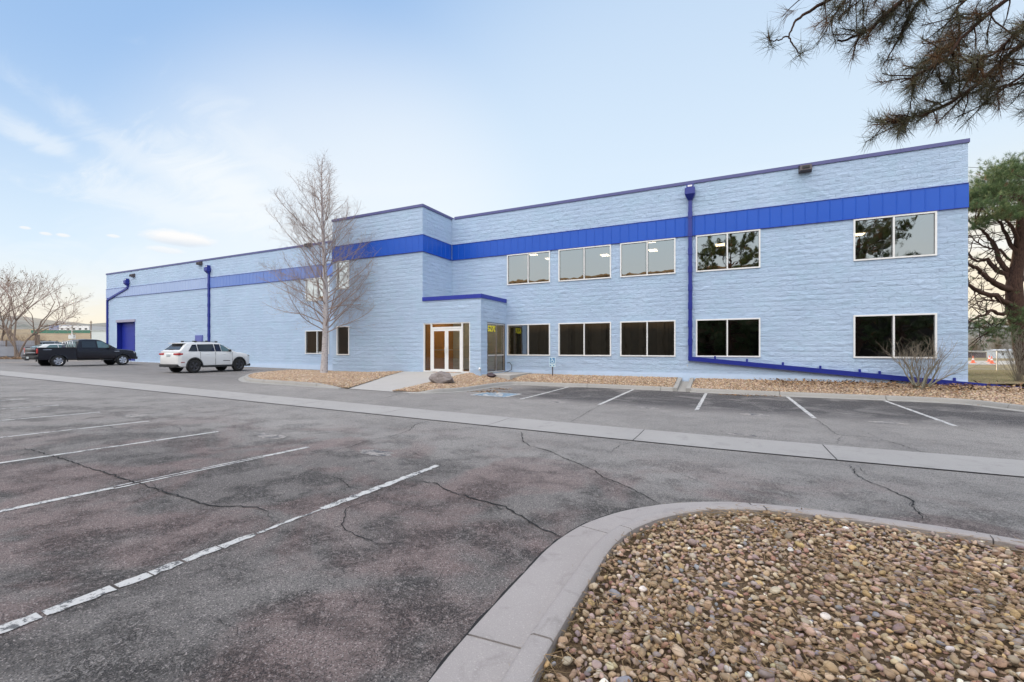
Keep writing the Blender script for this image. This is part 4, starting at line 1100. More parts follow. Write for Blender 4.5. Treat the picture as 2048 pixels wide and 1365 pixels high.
def panel_band(axis, const, a0, a1, sign, name='band_panel', mat=None):
    mb = MB(); a = a0; pts = [(a0, .035)]
    while a + .4 < a1:
        a += .4; pts += [(a - .02, .035), (a - .008, .049), (a + .008, .049), (a + .02, .035)]
    pts.append((a1, .035))
    def P(q, z): return (q[0], const + sign * q[1], z) if axis == 'X' else (const + sign * q[1], q[0], z)
    vs = [P(q, z) for q in pts for z in (SB0, SB1)]
    mb.add(vs, [(2 * i, 2 * i + 2, 2 * i + 3, 2 * i + 1) for i in range(len(pts) - 1)])
    o = mb.build(name, mat or M['blue'], bld, fix=False)
    mb = MB()
    for z in (SB0 - .012, SB1 - .002):
        if axis == 'X': mb.box(a0, a1, *sorted((const + sign * .058, const - sign * .02)), z, z + .016)
        else: mb.box(*sorted((const + sign * .058, const - sign * .02)), a0, a1, z, z + .016)
    mb.build('band_trim', M['blue_trim'], bld)
    return o
panel_band('X', WY, PXR + .06, RX + .01, -1); panel_band('X', PY, PXL, PXR + .05, -1); panel_band('Y', PXR, PY - .03, WY - .06, 1); hx_ = onY(414, 537, LY - .1).x; panel_band('X', LY, LX - .01, hx_, -1, mat=M['blue_sky_sheen_pale']); panel_band('X', LY, hx_ + .004, PXL - .01, -1, mat=M['blue_sky_sheen'])

def cap(segs, z, h, name, mat, w=.30, over=.035):
    mb = MB()
    for (x0, x1, y0, y1) in segs: mb.box(x0, x1, y0, y1, z, z + h)
    mb.build(name, mat, bld)
cap([(PXR + .2, RX + .04, WY - .04, WY + .26), (PXL - .04, PXR + .045, PY - .04, PY + .26), (PXR - .2, PXR + .045, PY + .262, WY + .26), (LX - .04, PXL - .05, LY - .04, LY + .26), (RX - .26, RX + .04, WY + .262, 44.1), (LX - .04, LX + .26, LY + .262, 44.1), (PXL - .04, PXL + .2, PY + .262, LY + .26), (LX + .262, RX - .262, 43.8, 44.1)], TOP - .03, .13, 'parapet_cap', M['cap'])
cap([(PXR + .01, VXR + .045, PY - .045, PY + .2), (VXR - .2, VXR + .045, PY + .202, WY - .01)], 4.09, .19, 'entry_cap', M['blue_trim'])

# windows
def window(axis, const, a0, a1, z0, z1, sign, mull=1, fw=.055, depth=(.045, .05), inset=.02, gm=None, fm=None, name='window', transom=None):
    root_name = name
    mb = MB(); o0, o1 = depth
    def bx(p0, p1, q0, q1, d0=0.0):
        lo, hi = sorted((const + sign * (o0 - d0), const - sign * o1))
        if axis == 'X': mb.box(p0, p1, lo, hi, q0, q1)
        else: mb.box(lo, hi, p0, p1, q0, q1)
    bx(a0, a1, z1 - fw, z1); bx(a0, a1, z0, z0 + fw); bx(a0, a0 + fw, z0 + fw, z1 - fw, .002); bx(a1 - fw, a1, z0 + fw, z1 - fw, .002)
    for k in range(mull):
        c = a0 + (a1 - a0) * (k + 1) / (mull + 1); bx(c - fw * .45, c + fw * .45, z0 + fw, z1 - fw, .004)
    if transom: bx(a0 + fw, a1 - fw, transom - fw * .45, transom + fw * .45, .006)
    f = mb.build(name, fm or M['white_frame'], bld)
    # thin dark gasket round the panes
    mb = MB(); c = const - sign * .012
    for k in range(mull + 1):
        p0 = a0 + (a1 - a0) * k / (mull + 1) + fw * .9; p1 = a0 + (a1 - a0) * (k + 1) / (mull + 1) - fw * .9
        if k: p0 -= fw * .4
        for (u0, u1, w0, w1) in ((p0, p1, z0 + fw, z0 + fw + .015), (p0, p1, z1 - fw - .015, z1 - fw)):
            if axis == 'X': mb.box(u0, u1, min(c, c - sign * .02), max(c, c - sign * .02), w0, w1)
            else: mb.box(min(c, c - sign * .02), max(c, c - sign * .02), u0, u1, w0, w1)
        for (u0, u1) in ((p0, p0 + .014), (p1 - .014, p1)):
            if axis == 'X': mb.box(u0, u1, min(c + sign * .001, c - sign * .019), max(c + sign * .001, c - sign * .019), z0 + fw, z1 - fw)
            else: mb.box(min(c + sign * .001, c - sign * .019), max(c + sign * .001, c - sign * .019), u0, u1, z0 + fw, z1 - fw)
        mb.build('gasket', M['dark'], f); mb = MB()
    mb = MB(); g = const - sign * inset
    q = [(a0 + fw * .5, z0 + fw * .5), (a1 - fw * .5, z0 + fw * .5), (a1 - fw * .5, z1 - fw * .5), (a0 + fw * .5, z1 - fw * .5)]
    nseg = 10
    vs = []
    for i in range(nseg + 1):
        a = q[0][0] + (q[1][0] - q[0][0]) * i / nseg
        for z in (q[0][1], q[2][1]): vs.append((a, g, z) if axis == 'X' else (g, a, z))
    mb.add(vs, [(2 * i, 2 * i + 2, 2 * i + 3, 2 * i + 1) for i in range(nseg)])
    mb.build('pane', gm or M['glass'], f, fix=False)
    return f
for r in main_up + main_lo: window('X', WY, *r, -1)
for r in bay_w: window('X', PY, *r, -1, mull=0, gm=M['glass_bright'] if r[2] > 4 else None)
for r in wing_w: window('X', LY, *r, -1, gm=M['glass_bright'] if r[2] > 4 else None)

# entry: aluminium storefront, double glass door, sidelights
def P_(x): return onY(x, 700, PY).x
xa, xb, xc, xd = doorh[0], P_(861.6), P_(923.2), doorh[1]
mb = MB(); Y0, Y1 = PY + .03, PY + .13
def fr(x0, x1, z0, z1, e=0.0): mb.box(x0, x1, Y0 + e, Y1 - e, z0, z1)
fr(xa, xd, dz1 - .06, dz1); fr(xa, xa + .06, SILL, dz1 - .06, .002); fr(xd - .06, xd, SILL, dz1 - .06, .002)
fr(xb - .04, xb + .04, SILL, dz1 - .06, .003); fr(xc - .04, xc + .04, SILL, dz1 - .06, .003)
fr(xb + .04, xc - .04, SILL + 2.13, SILL + 2.22, .005); fr(xa + .06, xb - .04, SILL, SILL + .07, .004); fr(xc + .04, xd - .06, SILL, SILL + .07, .004)
mb.build('entry_frame', M['white_frame'], bld)
mb = MB(); mb.box(xa, xd, PY + .0, PY + .2, dz1, dz1 + .02); mb.box(xd, xd + .02, PY, PY + .2, SILL, dz1); mb.box(xa - .02, xa, PY, PY + .2, SILL, dz1)
mb.build('entry_reveal', M['plinth'], bld)
mb = MB()
for (x0, x1, z0, z1) in ((xa + .03, xb, SILL + .04, dz1 - .03), (xc, xd - .03, SILL + .04, dz1 - .03), (xb, xc, SILL + 2.17, dz1 - .03)):
    mb.quad((x0, PY + .08, z0), (x1, PY + .08, z0), (x1, PY + .08, z1), (x0, PY + .08, z1))
mb.build('sidelight', M['lobby_glass'], bld, fix=False)
xm = (xb + xc) / 2
for (x0, x1, hs) in ((xb + .045, xm - .006, 1), (xm + .006, xc - .045, -1)):
    mb = MB(); ya, yb = PY + .045, PY + .09; z0, z1 = SILL + .02, SILL + 2.12; s_ = .095
    mb.box(x0, x1, ya, yb, z1 - .10, z1); mb.box(x0, x1, ya, yb, z0, z0 + .14); mb.box(x0, x0 + s_, ya + .002, yb - .002, z0 + .14, z1 - .10); mb.box(x1 - s_, x1, ya + .002, yb - .002, z0 + .14, z1 - .10)
    d = mb.build('door', M['white_frame'], bld)
    mb = MB(); mb.quad((x0 + s_, PY + .068, z0 + .14), (x1 - s_, PY + .068, z0 + .14), (x1 - s_, PY + .068, z1 - .10), (x0 + s_, PY + .068, z1 - .10)); mb.build('pane', M['lobby_glass'], d, fix=False)
    mb = MB(); xh = (x1 - .05) if hs > 0 else (x0 + .05)
    mb.tube([(xh, PY + .045, SILL + .95), (xh, PY - .02, SILL + .95), (xh, PY - .02, SILL + 1.22), (xh, PY + .045, SILL + 1.22)], .012, 8)
    mb.build('door_handle', M['alu'], d, smooth=True)
    mb = MB(); mb.box(x0 + s_, x1 - s_, PY + .10, PY + .13, SILL + 1.08, SILL + 1.12); mb.build('push_bar', M['alu'], d)
# side window of the entry, with the street number
sw = window('Y', VXR, s0 + .02, s1 - .02, SILL, 2.97, 1, mull=1, gm=M['lobby_glass'], fm=M['alu'], name='side_window', transom=onX(991.7, 710.8, VXR).z, depth=(-.02, .08), inset=.05)
mb = MB(); mb.box(VXR - .15, VXR - .003, s0 - .0, s0 + .02, SILL, 2.99); mb.box(VXR - .15, VXR - .003, s1 - .02, s1, SILL, 2.99); mb.box(VXR - .15, VXR - .003, s0 + .021, s1 - .021, 2.972, 2.992)
mb.build('side_window_reveal', M['dark'], bld)
cu = bpy.data.curves.new('t', 'FONT'); cu.body = '6270'; cu.size = .50; cu.extrude = .004; cu.offset = .008; cu.space_character = .92; cu.align_x = 'LEFT'
to = bpy.data.objects.new('t', cu); C.objects.link(to); bpy.context.view_layer.update()
dg = bpy.context.evaluated_depsgraph_get(); me = bpy.data.meshes.new_from_object(to.evaluated_get(dg)); bpy.data.objects.remove(to)
yel = simple('yellow_vinyl', (0.80, 0.75, 0.03), 0.5); me.materials.clear(); me.materials.append(yel)
num = bpy.data.objects.new('house_number', me); C.objects.link(num); num.parent = sw
xs_ = [v.co.x for v in me.vertices]; wtxt = max(xs_) - min(xs_)
avail = ((s0 + s1) / 2 - s0) - .07; num.scale = (avail / wtxt, .80, 1)
num.rotation_euler = (R(90), 0, R(90)); num.location = (VXR - .035, s0 + .06, 2.56)

# conductor heads, downpipes, straps
def downpipe(x, Y, ztop, route, w=.15, d=.11, straps=(), head=True, name='downpipe'):
    mb = MB()
    def seg(p, q):
        p = Vector(p); q = Vector(q); t = (q - p).normalized(); side = Vector((-t.z, 0, t.x)) * (w / 2)
        a = [p - side, p + side, q + side, q - side]
        mb.hexa([(v.x, Y - .015 - d, v.z) for v in a] + [(v.x, Y - .015, v.z) for v in a])
    for a, b in zip(route[:-1], route[1:]): seg(a, b)
    o = mb.build(name, M['pipe'], bld)
    if head:
        mb = MB(); z = ztop
        mb.box(x - .14, x + .14, Y - .26, Y - .02, z - .02, z + .24)
        mb.hexa([(x - .08, Y - .15, z - .42), (x + .08, Y - .15, z - .42), (x + .08, Y - .03, z - .42), (x - .08, Y - .03, z - .42), (x - .2, Y - .33, z - .20), (x + .2, Y - .33, z - .20), (x + .2, Y - .02, z - .20), (x - .2, Y - .02, z - .20)])
        mb.box(x - .2, x + .2, Y - .33, Y - .021, z - .20, z + .06)
        hd = mb.build('conductor_head', M['pipe'], o)
        mb = MB(); mb.box(x - .09, x + .09, Y - .264, Y - .255, z + .12, z + .19); mb.build('overflow_slot', M['white_frame'], hd)
    for (sx_, sz_, vert) in straps:
        mb = MB()
        if vert: mb.box(sx_ - w / 2 - .012, sx_ + w / 2 + .012, Y - .03 - d, Y + .0, sz_ - .14, sz_ + .14)
        else: mb.box(sx_ - .035, sx_ + .035, Y - .05, Y + .0, sz_ - .02, sz_ + .13)
        mb.build('strap', M['pipe'] if not vert else M['pipe'], o)
    return o
hp = onY(1380, 380, WY - .2); e0 = onY(1380, 717, WY - .08); e1 = onY(2120, 787, WY - .08)
def onpipe(x, y):
    q = onY(x, y, WY - .08); return q.x
st = [(hp.x, z, True) for z in np.arange(e0.z + .7, hp.z - .6, .78)]
sl = (e1.z - e0.z) / (e1.x - e0.x)
st += [(onpipe(xx, 700), e0.z + sl * (onpipe(xx, 700) - e0.x) + .06, False) for xx in (1430, 1494, 1566, 1641, 1720, 1760, 1910)]
downpipe(hp.x, WY, hp.z, [(hp.x, 0, hp.z - .3), (hp.x, 0, e0.z - .07)], straps=st)
mb = MB(); w = .18; mb.hexa([(hp.x - .08, WY - .15, e0.z - w * .55), (e1.x, WY - .15, e1.z - w * .5), (e1.x, WY - .02, e1.z - w * .5), (hp.x - .08, WY - .02, e0.z - w * .55), (hp.x - .08, WY - .15, e0.z + w * .45), (e1.x, WY - .15, e1.z + w * .5), (e1.x, WY - .02, e1.z + w * .5), (hp.x - .08, WY - .02, e0.z + w * .45)])
mb.build('sloping_drain_pipe', M['pipe'], bld)
h2 = onY(414, 537, LY - .2); downpipe(h2.x, LY, h2.z, [(h2.x, 0, h2.z - .3), (h2.x, 0, .35)], w=.17, straps=[(h2.x, z, True) for z in np.arange(1.2, h2.z - 1, .8)])
h3 = onY(252, 563, LY - .2); c3 = onY(213.5, 600.5, LY - .1)
downpipe(h3.x, LY, h3.z, [(h3.x, 0, h3.z - .3), (h3.x, 0, h3.z - .6), (c3.x, 0, c3.z), (c3.x, 0, .4)], w=.16)

# flood lights under the parapet
def wall_light(px, Y, s=1.0):
    p = onY(*px, Y - .15); mb = MB(); x, z = p.x, p.z
    mb.hexa([(x - .20 * s, Y - .30 * s, z - .12 * s), (x + .20 * s, Y - .30 * s, z - .12 * s), (x + .22 * s, Y - .01, z - .15 * s), (x - .22 * s, Y - .01, z - .15 * s), (x - .18 * s, Y - .26 * s, z + .08 * s), (x + .18 * s, Y - .26 * s, z + .08 * s), (x + .22 * s, Y - .01, z + .17 * s), (x - .22 * s, Y - .01, z + .17 * s)])
    o = mb.build('wall_light', simple('bronze_fixture', (.075, .06, .065), .5) if 'bz' not in M else M['bz'], bld)
    mb = MB(); mb.box(x - .12 * s, x + .12 * s, Y - .315 * s, Y - .285 * s, z - .06 * s, z + .03 * s); mb.build('lens', M['dark'], o)
M['bz'] = simple('bronze_fixture', (.075, .06, .065), .5)
wall_light((1611, 336), WY)
for q in ((264, 551), (398, 527), (615, 490)): wall_light(q, LY, 1.0)

# overhead door in the left wing
mb = MB(); nsl = 9; z0 = .2; z1 = od[3]
for k in range(nsl):
    a = z0 + (z1 - z0) * k / nsl; b = z0 + (z1 - z0) * (k + 1) / nsl
    mb.box(od[0] + .02, od[1] - .02, LY + .36, LY + .42, a + .02, b - .01); mb.box(od[0] + .02, od[1] - .02, LY + .375, LY + .41, b - .011, b + .021)
    mb.box(od[0] + .1, od[1] - .1, LY + .345, LY + .37, a + .14, b - .14)
mb.build('overhead_door', M['blue_trim'], bld)
mb = MB(); mb.box(od[0] - .02, od[0] + .01, LY - .03, LY + .45, .1, z1); mb.box(od[1] - .01, od[1] + .02, LY - .03, LY + .45, .1, z1); mb.box(od[0], od[1], LY - .02, LY + .45, z1 - .01, z1 + .02)
mb.build('door_reveal', M['pipe'], bld)
mb = MB(); mb.box(od[0] - .12, od[1] + .1, LY - .07, LY + .02, z1 + .01, z1 + .24); mb.build('door_header', simple('header_steel', (.33, .32, .42), .6), bld)
mb = MB(); mb.box(vent[0], vent[1], LY - .10, LY + .02, .75, vent[3])
for k in range(7): mb.box(vent[0] + .06, vent[1] - .06, LY - .115, LY - .09, .9 + k * .17, .98 + k * .17)
mb.build('utility_cabinet', simple('cabinet_blue', (.12, .14, .42), .5), bld)
# hose bib, camera, low wall vents
mb = MB(); p = onY(1375, 730, WY - .03); mb.tube([(p.x, WY, p.z), (p.x, WY - .12, p.z), (p.x, WY - .14, p.z - .07)], .018, 8); mb.build('hose_bib', M['steel'], bld)
p = onY(969, 741, PY - .06); mb = MB(); mb.tube([(VXR - .02, PY - .0, p.z + .06), (VXR - .02, PY - .10, p.z + .08), (VXR + .03, PY - .16, p.z + .02)], [.03, .045, .055], 10); mb.build('ground_spotlight', M['white_frame'], bld)
p = onY(1024, 735, WY - .05)
mb = MB(); mb.tube([(p.x - .28, WY - .02, p.z + .22), (p.x - .1, WY - .1, p.z + .24), (p.x + .02, WY - .12, p.z + .1), (p.x, WY - .1, p.z - .12), (p.x - .2, WY - .12, p.z - .22), (p.x - .4, WY - .15, p.z - .26)], .016, 6); mb.build('cable', M['dark'], bld, smooth=True)

# interiors
mb = MB()
for (a, b, y) in ((LX + .3, PXL + .2, LY + .6), (PXL + .21, PXR - .21, PY + .25), (PXR - .2, RX - .3, WY + .25)):
    mb.box(a, b, y, 29.8, .42, .55); mb.box(a, b, y, 29.8, 3.55, 4.35); mb.box(a, b, y, 29.8, 7.0, 7.2)
mb.box(LX + .3, RX - .3, 30, 30.2, .4, 8)
for x in (-24, -19.9, -10.38, -2.6, 2.6): mb.box(x, x + .12, (LY if x < -14 else WY) + .3, 29.9, .56, 3.5); mb.box(x, x + .12, (LY if x < -14 else WY) + .3, 29.9, 4.36, 6.99)
mb.build('interior', M['inner'], bld)
mb = MB()
for (x, y) in ((1097, 517), (1208, 510), (1305, 500), (1440, 489), (1719, 468), (1063, 508), (1300, 482)):
    p = onZ(x, y, 6.97); 
    if p.y > WY + .5: mb = MB(); mb.box(p.x - .2, p.x + .2, p.y - .05, p.y + .45, 6.965, 6.985); mb.build('ceiling_light', M['tube_light'], bld)
# roller blinds hang behind some lower panes
bl_ = simple('blind_fabric', (.22, .20, .18), .8)
for r in main_lo[:3]:
    mb = MB(); k = int((r[1] - r[0]) / .09)
    for i in range(k):
        if i % 9 < 5 - (i // 9) % 2: mb.box(r[0] + .09 * i, r[0] + .09 * i + .086, WY + .12, WY + .13, r[2], r[3])
    mb.box(r[0], r[1], WY + .118, WY + .134, r[3] - .06, r[3]); mb.build('vertical_blind', bl_, bld)
mb = MB(); mb.box(PXR + .05, PXR + .1, PY + .2, 24, SILL, 3.5); mb.box(PXR, -10.4, 24, 24.1, SILL, 3.5); mb.box(-12.1, -12.0, PY + 3.0, 24, SILL, 3.5)
mb.box(PXR + .1, VXR - .12, PY + .2, WY, 3.45, 3.55); mb.box(PXR + .1, -10.4, WY + .01, 24, 3.45, 3.55); mb.box(PXR + .1, VXR - .12, PY + .2, 24, SILL - .06, SILL - .01)
mb.build('lobby_wall', M['wood_in'], bld)
mb = MB()
for (x, y) in ((-12.9, 19.6), (-11.6, 19.6), (-12.9, 21.8), (-11.4, 22.4)): mb = MB(); mb.box(x - .12, x + .12, y - .12, y + .12, 3.43, 3.448); mb.build('lobby_downlight', M['lobby_light'], bld)

# ------------------------------------------------------------------ warehouse across the lot (seen mirrored in the glass)
wh = thing('warehouse', 'tan ribbed concrete warehouse mirrored in the upstairs windows', 'building', (-36, -17, 0))
mb = MB(); x = -38.0
while x < 30:
    mb.box(x, x + 1.6, -.0, 8, -.3, 11.2); mb.box(x + 1.6, x + 2.4, .16, 8, -.3, 11.2); x += 2.4
mb.build('wall', simple('tan_concrete', (.14, .10, .062), .85, var=.2, scale=1), wh)
mb = MB(); mb.box(-38.1, 34.5, -.15, 8.1, 11.201, 11.5); mb.build('roof', simple('tan_cap', (.26, .19, .12), .8), wh)
for k in range(6):
    mb = MB(); mb.box(-30 + k * 10, -27 + k * 10, .17, .22, 0, 3.4); mb.build('dock_door', M['dark'], wh)
for o in wh.children: o.rotation_euler = (0, 0, pi)
wc_ = thing('unseen_dark_block_right', 'low dark block added out of view to darken the lower windows right of the downpipe', 'building', (-4, -17.4, 0))  # added mass behind the camera that darkens what these panes mirror
mb = MB(); mb.box(0, 40, -6, 0, -.3, 5.4); mb.build('wall', simple('dark_brick_wall', (.04, .034, .032), .9, var=.3, scale=2), wc_)
mb = MB(); mb.box(-.1, 40.1, -6.1, .1, 5.401, 5.6); mb.build('roof', M['roof'], wc_)
wb = thing('unseen_dark_block_left', 'dark block added out of view to darken the small lower windows behind the bare tree', 'building', (-49, -13.5, 0))  # second added mass, there only to darken the wing and bay reflections
dk = simple('dark_brick', (.045, .038, .036), .9, var=.3, scale=2); mb = MB(); mb.box(-60, 0, -8, 0, -.3, 6.3); mb.build('wall', dk, wb)
mb = MB(); mb.box(-60.1, .1, -8.1, .1, 6.301, 6.5); mb.build('roof', M['roof'], wb)
for k in range(7): mb = MB(); mb.box(-8 - k * 8, -6.6 - k * 8, .001, .03, .6, 3.6); mb.build('window', M['car_glass_dark'] if 'car_glass_dark' in M else M['dark'], wb)  # dark panes on the added unseen block

# ================================================================== VEHICLES
M['tyre'] = simple('tyre_rubber', (.022, .022, .023), .85)
M['chrome'] = simple('bright_wheel_metal', (.62, .62, .66), .22, .9)
M['black_rim'] = simple('dark_grey_wheel', (.09, .09, .10), .35, .6)
M['car_glass'] = simple('dark_car_glass', (.012, .014, .018), .04, 0, .9)
M['clear_glass'] = simple('pale_car_glass', (.10, .17, .19), .05, 0, .9)
M['trim'] = simple('black_trim', (.025, .025, .027), .6)
M['tail'] = simple('tail_lamp_red', (.42, .02, .02), .15, 0, .7)
M['lamp'] = simple('head_lamp', (.45, .46, .48), .15, .3)
M['plate'] = simple('licence_plate', (.45, .5, .52), .5)
def car_paint(name, col, rough=.25):
    t = NT(name); t.p.inputs['Coat Weight'].default_value = .25; t.p.inputs['Coat Roughness'].default_value = .05
    return t.set(t.mix(t.noise(3, 3), col, tuple(c * .9 for c in col)), rough, 0, .5)

def interp(st, y):
    """stations: list of (y, values...) -> values at y"""
    if y <= st[0][0]: return st[0][1:]
    for a, b in zip(st[:-1], st[1:]):
        if y <= b[0]:
            t = (y - a[0]) / (b[0] - a[0]); return tuple(p + (q - p) * t for p, q in zip(a[1:], b[1:]))
    return st[-1][1:]
def loft(mb, ys, sec):
    rows = [sec(y) for y in ys]; k = len(rows[0]); vs = [(x, y, z) for y, r in zip(ys, rows) for x, z in r]
    fs = [(i * k + j, i * k + (j + 1) % k, (i + 1) * k + (j + 1) % k, (i + 1) * k + j) for i in range(len(rows) - 1) for j in range(k)]
    fs += [tuple(range(k))[::-1], tuple(range((len(rows) - 1) * k, len(rows) * k))]
    mb.add(vs, fs)

def vehicle(name, label, S, loc, rz=0.0, group=None):
    root = thing(name, label, S['cat'], loc, rz, group)
    B = S['body']            # stations: y, half width, z bottom, z shoulder (top of lower body)
    G = S['cabin']           # stations: y, z top (roof line)
    zb = S['belt']; W0 = S['gw']; tp = S['taper']
    paint = S['paint']
    def sec(y):
        w, z0, z1 = interp(B, y); h = z1 - z0; p = []
        half = [(w * .80, z0), (w * .955, z0 + h * .06), (w * .99, z0 + h * .30), (w * .982, z0 + h * .44), (w, z0 + h * .62), (w * .985, z0 + h * .80), (w * .945, z0 + h * .95), (w * .86, z1), (w * .4, z1 + .012)]
        return [(x, z) for x, z in half] + [(-x, z) for x, z in reversed(half)]
    ys = sorted(set([b[0] for b in B] + list(np.linspace(B[0][0], B[-1][0], 34))))
    mb = MB(); loft(mb, ys, sec)
    body = mb.build('body', paint, root)
    # wheel arches cut out
    cut = MB()
    for wy in S['axles']:
        for sx_ in (-1, 1):
            x0, x1 = sorted((sx_ * (S['tw'] - .30), sx_ * 1.4)); cut.lathe([(x0, S['R'] + S['gap']), (x1, S['R'] + S['gap'])], 28, 'X', (0, wy, S['R']))
    co = cut.build('cut', M['trim'], root); md = body.modifiers.new('b', 'BOOLEAN'); md.object = co; md.operation = 'DIFFERENCE'; md.solver = 'EXACT'
    bpy.context.view_layer.update(); dg = bpy.context.evaluated_depsgraph_get()
    me = bpy.data.meshes.new_from_object(body.evaluated_get(dg)); body.modifiers.clear(); body.data = me; bpy.data.objects.remove(co)
    me.shade_smooth(); me.set_sharp_from_angle(angle=R(32))
    # cabin
    def wz(z): return W0 - tp * (z - zb)
    yc = sorted(set([g[0] for g in G] + list(np.linspace(G[0][0], G[-1][0], 26))))
    def csec(y):
        zt = max(interp(G, y)[0], zb + .012); zs = max(zb + .004, zt - .085)
        half = [(wz(zb), zb - .06), (wz(zs), zs), (wz(zs) - .035, zs + (zt - zs) * .7), (wz(zs) - .12, zt), (wz(zs) * .45, zt + .012)]
        return [(x, z) for x, z in half] + [(-x, z) for x, z in reversed(half)]
    mb = MB(); loft(mb, yc, csec); mb.build('cabin', S.get('roofpaint', paint), root, smooth=True, sharp=35)
    # side glass
    for poly, mat in S['glass']:
        for sx_ in (-1, 1):
            mb = MB(); mb.prism([(sx_ * (wz(z) + .001), y, z) for y, z in poly], (sx_ * .008, 0, 0)); mb.build('window', M[mat], root)
    for nm, (ya, za), (yb, zb_), ins, mat in S['ends']:
        d = Vector((0, yb - ya, zb_ - za)); nrm = Vector((0, -(d.z), d.y)).normalized(); s_ = 1 if nm == 'windscreen' else -1
        if nrm.y * s_ < 0: nrm = -nrm
        mb = MB(); a, b = wz(za) - ins, wz(zb_) - ins - .05
        mb.prism([Vector((-a, ya, za)) + nrm * .012, Vector((a, ya, za)) + nrm * .012, Vector((b, yb, zb_)) + nrm * .016, Vector((-b, yb, zb_)) + nrm * .016], nrm * .008)
        mb.build(nm, M[mat], root)
    # wheels
    Rr, tw = S['R'], S['tyre']
    wm = None
    for wy in S['axles']:
        for sx_ in (-1, 1):
            if wm is None:
                mb = MB(); mb.lathe([(-tw / 2, Rr * .62), (-tw / 2, Rr * .93), (-tw / 2 + .03, Rr), (tw / 2 - .03, Rr), (tw / 2, Rr * .93), (tw / 2, Rr * .62), (tw / 2 - .03, Rr * .6)], 32)
                wh_ = mb.build('wheel', M['tyre'], root, smooth=True, sharp=50); wm = wh_.data
                mb = MB(); mb.lathe([(tw / 2 - .10, .02), (tw / 2 - .10, Rr * .60), (tw / 2 - .012, Rr * .64), (tw / 2 - .002, Rr * .63), (tw / 2 - .02, Rr * .57), (tw / 2 - .085, Rr * .55), (tw / 2 - .085, .02)], 28)
                mb.lathe([(tw / 2 - .09, Rr * .15), (tw / 2 - .012, Rr * .13), (tw / 2 - .004, Rr * .07)], 12)
                ns = S['spokes']
                for k in range(ns):
                    for dd in ((-.13, .13) if S.get('twin') else (0,)):
                        a = 2 * pi * k / ns + dd; ww = .05 if not S.get('twin') else .026
                        c_, s__ = cos(a), sin(a); pts = []
                        for (r, o) in ((Rr * .10, -ww), (Rr * .10, ww), (Rr * .6, ww * 1.35), (Rr * .6, -ww * 1.35)): pts.append((tw / 2 - .03, c_ * r - s__ * o, s__ * r + c_ * o))
                        mb.prism(pts, (.022, 0, 0))
                rim = mb.build('rim', M[S['rim']], wh_, smooth=True, sharp=30); rm = rim.data
            else:
                wh_ = bpy.data.objects.new('wheel', wm); C.objects.link(wh_); wh_.parent = root
                rim = bpy.data.objects.new('rim', rm); C.objects.link(rim); rim.parent = wh_
            wh_.location = (sx_ * (S['tw'] - tw / 2), wy, Rr); wh_.rotation_euler = (random.random(), 0, 0) if sx_ > 0 else (random.random(), 0, pi)
            if S.get('flare'):
                mb = MB(); r1 = Rr + S['gap'] - .012; r2 = r1 + S['flare']; n = 22; pts = []
                w = interp(B, wy)[0]
                vs = []
                for k in range(n + 1):
                    a = -.12 + (pi + .24) * k / n
                    for (r, x) in ((r1, w - .06), (r1, w + .03), (r2, w + .022), (r2, w - .05)): vs.append((sx_ * x, wy + r * cos(a), Rr + r * sin(a)))
                mb.add(vs, [(i * 4 + j, i * 4 + (j + 1) % 4, (i + 1) * 4 + (j + 1) % 4, (i + 1) * 4 + j) for i in range(n) for j in range(4)] + [(0, 1, 2, 3), (n * 4, n * 4 + 3, n * 4 + 2, n * 4 + 1)])
                mb.build('wheel_arch', S.get('flaremat', M['trim']), root, smooth=True, sharp=40)
    for nm, mat, boxes in S['boxes']:
        for bxs in boxes:
            mb = MB(); (x0, x1, y0, y1, z0, z1) = bxs; e = min(x1 - x0, y1 - y0, z1 - z0) * .28
            bm = bmesh.new(); bmesh.ops.create_cube(bm, size=1.0); bmesh.ops.scale(bm, vec=(x1 - x0, y1 - y0, z1 - z0), verts=bm.verts); bmesh.ops.translate(bm, vec=((x0 + x1) / 2, (y0 + y1) / 2, (z0 + z1) / 2), verts=bm.verts)
            bmesh.ops.bevel(bm, geom=bm.edges[:], offset=e, segments=2, affect='EDGES', profile=.5)
            me = bpy.data.meshes.new(nm); bm.to_mesh(me); bm.free(); me.materials.append(M[mat] if isinstance(mat, str) else mat); me.shade_smooth(); me.set_sharp_from_angle(angle=R(40))
            o = bpy.data.objects.new(nm, me); C.objects.link(o); o.parent = root
    for nm, mat, P, off in S.get('prisms', []):
        mb = MB(); mb.prism(P, off); mb.build(nm, M[mat] if isinstance(mat, str) else mat, root)
    return root

